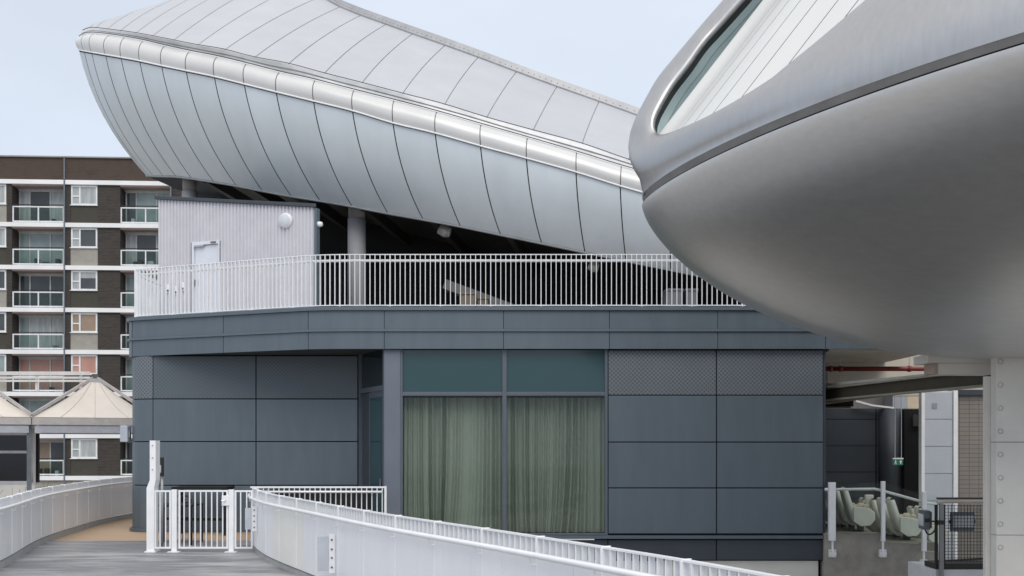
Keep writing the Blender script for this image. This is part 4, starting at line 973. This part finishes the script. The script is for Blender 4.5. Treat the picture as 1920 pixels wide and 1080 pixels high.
# mesh railing by the pier with floodlights
Ym = 17.0; ux = lambda px: XA(px, Ym); uz = lambda py: ZA(py, Ym)
mr_ = thing('mesh_railing', 'black wire mesh railing panel with cream top rail beside the pier', 'railing', (ux(1812), Ym, uz(1068)))
MB().tube([(ux(1757), Ym, uz(943)), (ux(1770), Ym-.02, uz(940)), (ux(1875), Ym-.02, uz(940))], .032, 10).build('top_rail', mat('cream_rail', (.55, .49, .45), .4), mr_, True)
MB().box(ux(1765), ux(1870), Ym+.08, Ym+.2, uz(937.5), uz(933.5)).build('rear_rail', mat('brown_rail', (.07, .05, .04), .5), mr_)
wm = MB(); nx = 17
for i in range(nx): x = ux(1772)+(ux(1868)-ux(1772))*i/(nx-1); wm.box(x-.004, x+.004, Ym-.004, Ym+.004, uz(1055), uz(946))
for i in range(18): z = uz(1052)+(uz(948)-uz(1052))*i/17; wm.box(ux(1771), ux(1869), Ym-.0095, Ym-.0045, z-.004, z+.004)
wm.build('wire_mesh', black, mr_)
fr = MB()
for a, b in ((1753, 1757.5), (1768, 1771)): fr.box(ux(a), ux(b), Ym-.02, Ym+.02, uz(1057), uz(946))
fr.build('mesh_frame', black, mr_)
b = MB(); b.bar((ux(1758), Ym, uz(1052)), (ux(1869), Ym, uz(1046.5)), .03, .03); b.build('bottom_rail', black, mr_)
MB().box(ux(1756), ux(1869), Ym+.02, Ym+.5, uz(1067), uz(1057)).build('floor_edge', mat('dark_edge', (.03, .028, .025), .7), mr_)
MB().box(ux(1759), ux(1766.5), Ym-.07, Ym-.03, uz(1110), uz(945)).build('post', mat('galv_post', (.27, .275, .28), .45, .5), mr_)
MB().box(ux(1755), ux(1766), Ym-.08, Ym-.02, uz(983), uz(975)).build('clamp', black, mr_)
b_ = struct_box('stair_plinth', ux(1755), ux(1990), Ym+.01, Ym+1.2, -5, uz(1068), mat('white_plinth', (.62, .63, .65), .6), 'white rendered plinth under the mesh railing', 'plinth')
def floodlight(label, c, facing):
    r = thing('floodlight', label, 'floodlight', c)
    f = V(facing).normalized(); s = f.cross(V((0,0,1))).normalized(); u = V((0,0,1)); w, h, dpt = .19, .16, .05
    def bx(a0, a1, b0, b1, c0, c1, nm, m, par=r):
        b = MB(); q = [(a0,c0,b0),(a1,c0,b0),(a1,c1,b0),(a0,c1,b0),(a0,c0,b1),(a1,c0,b1),(a1,c1,b1),(a0,c1,b1)]
        b.hexa([V(c)+s*x+f*y+u*z for x, y, z in q]); return b.build(nm, m, par, bevel=.006)
    hs_ = bx(-w, w, -h, h, -dpt, dpt, 'housing', mat('flood_slate', (.14, .16, .185), .4, .4))
    for k in range(7): x = -w+.03+k*(2*w-.06)/6; bx(x-.006, x+.006, -h+.02, h-.02, -dpt-.035, -dpt-.001, 'cooling_fin', MATS['flood_slate'], hs_)
    bx(-w+.02, w-.02, -h+.06, h-.06, dpt+.001, dpt+.008, 'lens', mat('flood_lens', (.62, .64, .66), .1), hs_)
    bx(-w-.02, -w-.004, -.03, .03, -.04, .04, 'knob', black, hs_); bx(w+.004, w+.02, -.03, .03, -.04, .04, 'knob', black, hs_)
    return r
floodlight('boxy grey floodlight facing out behind the wire mesh', P(1804, 978, 17.2), (0, -1, .15))
f2 = floodlight('boxy grey floodlight seen side on beside the last glass post', P(1733, 974, 17.3), (-1, .15, -.05))
cab = MB(); cab.tube(spline([P(1737, 973, 17.2), P(1746, 977, 17.2), P(1755, 978, 17.1), P(1760, 981, 16.95)], 5), .014, 6); cab.tube(spline([P(1734, 991, 17.2), P(1739, 1001, 17.2), P(1746, 1001, 17.15), P(1753, 994, 17.1), P(1757, 985, 17.0)], 5), .014, 6)
tag(cab.build('cable', black, None, True), 'black looped cable between the floodlight and the railing post', 'cable')

# ------------------------------------------------------------------ flats behind
YFB = 60.0; TAN = -.0
ang = radians(3.2)
bx0 = XA(0, YFB)
def fp(px, py, off=0.0):               # point on the front of the flats (px at the frontal scale), off metres behind it
    s = (px)*YFB/F; return V((bx0+s*cos(ang)-off*sin(ang), YFB+s*sin(ang)+off*cos(ang), ZA(py, YFB)))
def fbox(x0, x1, y0, y1, o0, o1, nm, m, par, mb=None):
    b = mb or MB(); q = []
    for py in (y1, y0):
        q += [fp(x0, py, o0), fp(x1, py, o0), fp(x1, py, o1), fp(x0, py, o1)]
    b.hexa(q); return b if mb else b.build(nm, m, par)
def brickpat(c2, mort):
    def f(n, l, tcn, src, b):
        br = n.new('ShaderNodeTexBrick'); m2 = n.new('ShaderNodeMapping'); m2.inputs['Rotation'].default_value = (pi/2, 0, 0); l.new(tcn.outputs['Object'], m2.inputs[0]); l.new(m2.outputs[0], br.inputs['Vector'])
        br.inputs['Scale'].default_value = 1; br.inputs['Brick Width'].default_value = .26; br.inputs['Row Height'].default_value = .085; br.inputs['Mortar Size'].default_value = .008
        l.new(src, br.inputs['Color1']); br.inputs['Color2'].default_value = (*c2, 1); br.inputs['Mortar'].default_value = (*mort, 1); return br.outputs['Color']
    return f
brick = mat('dark_brick', (.030, .026, .024), .85, 0, .35, 2, pattern=brickpat((.05, .04, .034), (.075, .068, .06)))
brick2 = mat('brown_brick', (.062, .042, .033), .85, 0, .35, 1.2, pattern=brickpat((.075, .05, .036), (.08, .065, .055)))
concr = mat('white_slab', (.80, .80, .80), .7, 0, .08, .6)
shade = mat('balcony_grey', (.38, .29, .275), .8)
fl = thing('apartment_block', 'dark brick apartment block with white floor bands and glazed balconies', 'building', fp(100, 835, 6)+V((0, 0, -6.9)))
fl.location.z = -5
PR = [(-360, 470)]
fbox(-400, 400, 294, 337, 0, 14, 'parapet', brick2, fl); fbox(-402, 402, 291.5, 293.9, -.1, 14.1, 'coping', mat('coping_grey', (.30, .29, .28), .7), fl)
slabs = [337, 417.3, 497.5, 577, 656, 735, 814, 893]
for k, y in enumerate(slabs): fbox(-400, 400, y-.5, y+7.5, -.12, 13.9, 'floor_band', concr, fl)
fbox(-400, 400, 345, 1054, 1.6, 13.8, 'rear_wall', brick, fl)
bays = []
per = 198
for base in (-198, 0, 198):
    bays.append((base-40, base+12, 'win')); bays.append((base+12, base+22, 'pier')); bays.append((base+22, base+118, 'bal')); bays.append((base+118, base+129, 'pier'))
    if base == 0: bays += [(129, 179.5, 'win'), (179.5, 221, 'pier'), (221, 315, 'bal'), (315, 400, 'pier')]
bays = [(-40-198, -186, 'win'), (-186, -176, 'pier'), (-176, -80, 'bal'), (-80, -40, 'pier'), (-40, 12, 'win'), (12, 22, 'pier'), (22, 118, 'bal'), (118, 129, 'pier'), (129, 179.5, 'win'), (179.5, 221, 'pier'), (221, 315, 'bal'), (315, 400, 'pier')]
paned = mat('flat_glass_dark', (.06, .07, .075), .08, 0, .3, .6); panep = mat('curtained_glass', (.38, .40, .40), .25, 0, .25, 1.5, stretch=(6, 6, .5)); paner = mat('rose_blind_glass', (.46, .25, .20), .3, 0, .12, 1); panet = mat('tan_blind_glass', (.30, .22, .16), .4); paneg = mat('greenish_glass', (.26, .32, .32), .1, 0, .25, .8)
fwh = mat('upvc_white', (.72, .73, .74), .5); palec = mat('beige_render', (.33, .31, .275), .85); olivec = mat('olive_render', (.055, .052, .040), .85)
balgl = glass('balcony_glass', (.80, .87, .85), .6)
rnd = random.Random(5)
for r in range(len(slabs)-1):
    y0 = slabs[r]+7.5; y1 = slabs[r+1]
    for (a, b, kind) in bays:
        if kind == 'pier': fbox(a, b, y0, y1, 0, 1.59, 'brick_pier', brick, fl)
        elif kind == 'win':
            m = MB(); wy0, wy1 = y0+.8, y0+38; 
            for q in ((a+1, a+4, wy0, wy1), (b-4, b-1, wy0, wy1), (a+15.5, a+18.5, wy0+3, wy1-3)): fbox(*q, .02, .12, '', None, None, m)
            fbox(a+4, b-4, wy0, wy0+3.2, .021, .119, '', None, None, m); fbox(a+4, b-4, wy1-3, wy1, .021, .119, '', None, None, m); fbox(a+4, a+15.5, wy0+19, wy0+21.5, .03, .11, '', None, None, m)
            w = m.build('window', fwh, fl)
            pm = [panep, paned, panep, panet, paner, paned, panep][r] if a > 0 else rnd.choice([panep, paned, paneg])
            fbox(a+4, a+15.5, wy0+3.2, wy1-3, .07, .09, 'pane', pm if pm is not paned else panep, w); fbox(a+18.5, b-4, wy0+3.2, wy1-3, .07, .09, 'pane', pm, w)
            if r == 2: fbox(a+18.5, b-4, wy0+14, wy1-3, .06, .068, 'pane', paned, w)
            fbox(a-.5, b+.5, wy1, wy1+1.2, -.06, .14, 'sill', fwh, w)
            fbox(a, b, wy1+1.2, y1, .03, 1.58, 'infill_panel', olivec if (r+(0 if a > 0 else 1)) % 2 == 0 else palec, fl)
        else:
            bal = fbox(a, b, y0, y0+2.5, .0, 1.58, 'balcony', shade, fl)
            m = MB(); w = (b-a); xs = [a+3, a+22, a+60, b-3]
            for x in xs: fbox(x-1.3, x+1.3, y0+5, y1, 0.82, 0.9, '', None, None, m)
            for p_, q_ in zip(xs, xs[1:]): fbox(p_+1.3, q_-1.3, y0+5, y0+8, 0.825, 0.895, '', None, None, m)
            fbox(a, b, y0+2.5, y0+5, 0.82, 0.9, '', None, None, m)
            m.build('door_frame', mat('frame_grey', (.5, .5, .49), .6), bal)
            cols = {0: [panep, paned, panep], 1: [paneg, paneg, paneg], 2: [paned, paned, paned], 3: [paneg, panep, panep], 4: [paner, paner, paner], 5: [paneg, paneg, paneg], 6: [paned, panet, paned]}[r]
            if a > 200: cols = {0: [paned, paneg, paneg], 1: [panep, paned, panep], 2: [paneg]*3, 3: [paned, paneg, paneg], 4: [paneg]*3, 5: [paned]*3, 6: [paned, paneg, paned]}[r]
            for k, (p_, q_) in enumerate(zip(xs, xs[1:])): fbox(p_+1.3, q_-1.3, y0+8, y1, 0.86, 0.88, 'pane', cols[k], bal)
            fbox(a+.5, b-.5, y0+37.5, y0+39, .02, .08, 'rail', black, bal)
            m = MB(); gy0, gy1 = y0+41, y1-2; md_ = (a+b)/2
            for x in (a+.5, md_-1.3, b-3.1): fbox(x, x+2.2, gy0, gy1, .02, .08, '', None, None, m)
            for p_, q_ in ((a+3.1, md_-1.3), (md_+1.3, b-3.1)): fbox(p_, q_, gy0, gy0+2.2, .021, .079, '', None, None, m); fbox(p_, q_, gy1-2.4, gy1, .021, .079, '', None, None, m)
            gf = m.build('guard_frame', fwh, bal)
            for p_, q_ in ((a+3.1, md_-1.3), (md_+1.3, b-3.1)): fbox(p_, q_, gy0+2.2, gy1-2.4, .045, .055, 'guard_glass', balgl, gf)
            # bits left on the balconies
            if rnd.random() < .8:
                for _ in range(rnd.randint(1, 3)):
                    x = rnd.uniform(a+8, b-18); hgt = rnd.uniform(7, 16); fbox(x, x+rnd.uniform(5, 12), y1-hgt, y1, .3, .6, 'stored_box', rnd.choice([fwh, black, olivec, palec]), bal)
for px in (119.5, 316):
    MB().tube([fp(px, 296, -.14), fp(px, 1050, -.14)], .045, 8).build('downpipe', mat('pipe_slate', (.15, .17, .20), .5), fl)
fbox(-400, 400, 900.6, 1054, .05, 1.58, 'ground_wall', palec, fl)

# ------------------------------------------------------------------ canopies (tents) and kiosk
YT = 40.0; vx = lambda px: XA(px, YT); vz = lambda py: ZA(py, YT)
canv = mat('cream_canvas', (.70, .64, .575), .8, 0, .06, 1.2)
tfr = mat('tent_frame', (.50, .47, .45), .5, .2)
def tent(cpx, half, label):
    h = half*40.2/F; th_ = atan2(782, 1920); c0 = V((XA(178, 42.2), 42.2, 0))+V((cos(th_), sin(th_), 0))*(2*h*cpx); cx = cy = 0; zb, za = vz(783), vz(716)+.1
    r = thing('canopy_tent', label, 'tent', (c0.x, c0.y, 0), 'cream pyramid tents beside the flats', th_)
    b = MB(); N_ = 12; top_h = .26
    for sx, sy in ((0, -1), (1, 0), (0, 1), (-1, 0)):
        rowsv = []
        for i in range(N_+1):
            t = i/N_; hw = h+(top_h-h)*t; z = zb+(za-zb)*(t*.82+.18*t*t*t)-.10*sin(pi*t)*0
            row = []
            for j in range(9):
                u = -1+2*j/8; d = hw*(1-.02*(1-u*u)*sin(pi*t)); zz = z-.10*(1-u*u)*sin(pi*t)
                row.append((cx+(sx*d if sx else u*hw), cy+(sy*d if sy else u*hw), zz))
            rowsv.append(row)
        b.grid(rowsv)
    cn = b.build('canopy', canv, r, True, local=True)
    for u in (-.55, 0, .55):
        b = MB(); pts_ = []
        for i in range(N_+1):
            t = i/N_; hw = h+(top_h-h)*t; z = zb+(za-zb)*(t*.82+.18*t*t*t); pts_.append((u*hw, -hw*(1-.02*(1-u*u)*sin(pi*t))-.006, z-.10*(1-u*u)*sin(pi*t)+.006))
        b.tube(pts_, .012, 5).build('seam', mat('canvas_seam', (.62, .565, .505), .8), cn, True, local=True)
    MB().box(cx-top_h, cx+top_h, cy-top_h, cy+top_h, za-.02, za+.16).build('cap', mat('cap_grey', (.45, .45, .46), .6), r, local=True)
    ap = V((cx, cy, vz(700)+.02))
    for sx in (-1, 1):
        for sy in (-1,): MB().bar((cx+sx*h, cy+sy*h, zb+.08), ap, .08, .11).build('ridge_bar', tfr, r, local=True)
    MB().box(cx-.13, cx+.13, cy-.13, cy+.13, ap.z-.12, ap.z+.1).build('finial', mat('finial_dark', (.12, .11, .10), .6), r, local=True)
    for sy in (-1, 1):
        MB().box(cx-h+.02, cx+h-.02, cy+sy*h-.12, cy+sy*h+.12, vz(797), vz(784)).build('gutter', tfr, r, local=True)
        MB().box(cx-h+.1, cx+h-.1, cy+sy*h-.08, cy+sy*h+.08, vz(812), vz(799)).build('beam', mat('beam_lilac', (.42, .43, .48), .6), r, local=True)
    for sx in (-1, 1):
        MB().box(cx+sx*h-.18, cx+sx*h-.02, cy-h+.02, cy-h+.2, -5, vz(798)).build('post', mat('tent_post', (.30, .33, .36), .5), r, local=True)
    return r
tent(0, 107, 'cream pyramid tent beside the pavilion corner')
tent(-1, 107, 'cream pyramid tent cut off by the left edge of the photo')
dpz = MB(); dpz.tube(spline([(vx(86), YT-.1, vz(797)), (vx(84), YT-.12, vz(804)), (vx(76), YT-.12, vz(808)), (vx(66), YT-.12, vz(809)), (vx(63.5), YT-.12, vz(815)), (vx(63.5), YT-.12, vz(905))], 4), .035, 8)
tag(dpz.build('drainpipe', tfr, None, True), 'cream drainpipe bending down from the tent gutter', 'pipe')
YK = 40.6; kx = lambda px: XA(px, YK); kz = lambda py: ZA(py, YK)
ks = thing('glazed_kiosk', 'dark glazed kiosk front under the tent at the left edge', 'kiosk', (kx(10), YK+1, -5))
m = MB(); 
for a, b, c, d in ((-60, 62, 811, 816), (-60, 62, 845, 850), (-60, 62, 902, 908)): m.box(kx(a), kx(b), YK, YK+.1, kz(d), kz(c))
m.box(kx(62), kx(65), YK, YK+.1, kz(908), kz(811)); m.build('frame', mat('kiosk_white', (.55, .54, .58), .5), ks)
for c, d in ((816, 845), (850, 902)): MB().box(kx(-60), kx(62), YK+.04, YK+.06, kz(d), kz(c)).build('pane', mat('navy_glass', (.008, .008, .016), .06, 0, .5, 1.5), ks)
MB().box(kx(-60), kx(65), YK+.02, YK+.5, -5, kz(908.2)).build('base_wall', cream, ks); MB().box(kx(-60), kx(64), YK+.3, YK+.48, kz(905), kz(812)).build('dark_room', void, ks)
YH = 44.0; hxx = lambda px: XA(px, YH)
gr = thing('barrier_rail', 'white horizontal barrier rails passing behind the tents', 'barrier', (hxx(70), YH, ZA(725, YH)))
for py, hh in ((700, .16), (708, .09), (714, .09)): MB().box(hxx(-120), hxx(168), YH, YH+.06, ZA(py, YH)-hh/2, ZA(py, YH)+hh/2).build('rail', mat('rail_white', (.62, .61, .6), .6), gr)
for px in (-60, 67, 150): MB().box(hxx(px)-.05, hxx(px)+.05, YH+.062, YH+.12, ZA(733, YH), ZA(698, YH)).build('stanchion', MATS['rail_white'], gr)
# bare shrub
rnd = random.Random(11); br = MB()
def grow(p, d, l, r, dep):
    q = p+d*l; m_ = p.lerp(q, .5)+V((rnd.uniform(-1, 1), rnd.uniform(-1, 1), rnd.uniform(-.3, .3)))*l*.08
    br.tube([p, m_, q], [r, r*.85, r*.7], 5, False)
    if dep:
        for _ in range(3 if dep > 1 else 2): grow(p.lerp(q, rnd.uniform(.45, 1)), (d+V((rnd.uniform(-1, 1), rnd.uniform(-1, 1), rnd.uniform(-.35, .6)))*.75).normalized(), l*rnd.uniform(.55, .8), r*.62, dep-1)
for px in (-45, -10, 22, 40, 8): grow(V((XA(px, 33), 33+rnd.uniform(-.6, .6), -3.4)), V((rnd.uniform(-.25, .25), rnd.uniform(-.2, .2), 1)).normalized(), 1.75, .05, 4)
sh = thing('bare_shrub', 'leafless brown shrub behind the left railing', 'shrub', (XA(5, 33), 33, -5))
br.build('branches', mat('twig_brown', (.09, .07, .055), .9), sh)
tr_ = MB()
for px in (-45, -10, 22, 40, 8): tr_.tube([(XA(px, 33)*.98, 33, -5), (XA(px, 33), 33, -3.3)], [.07, .05], 6)
tr_.build('stems', MATS['twig_brown'], sh)
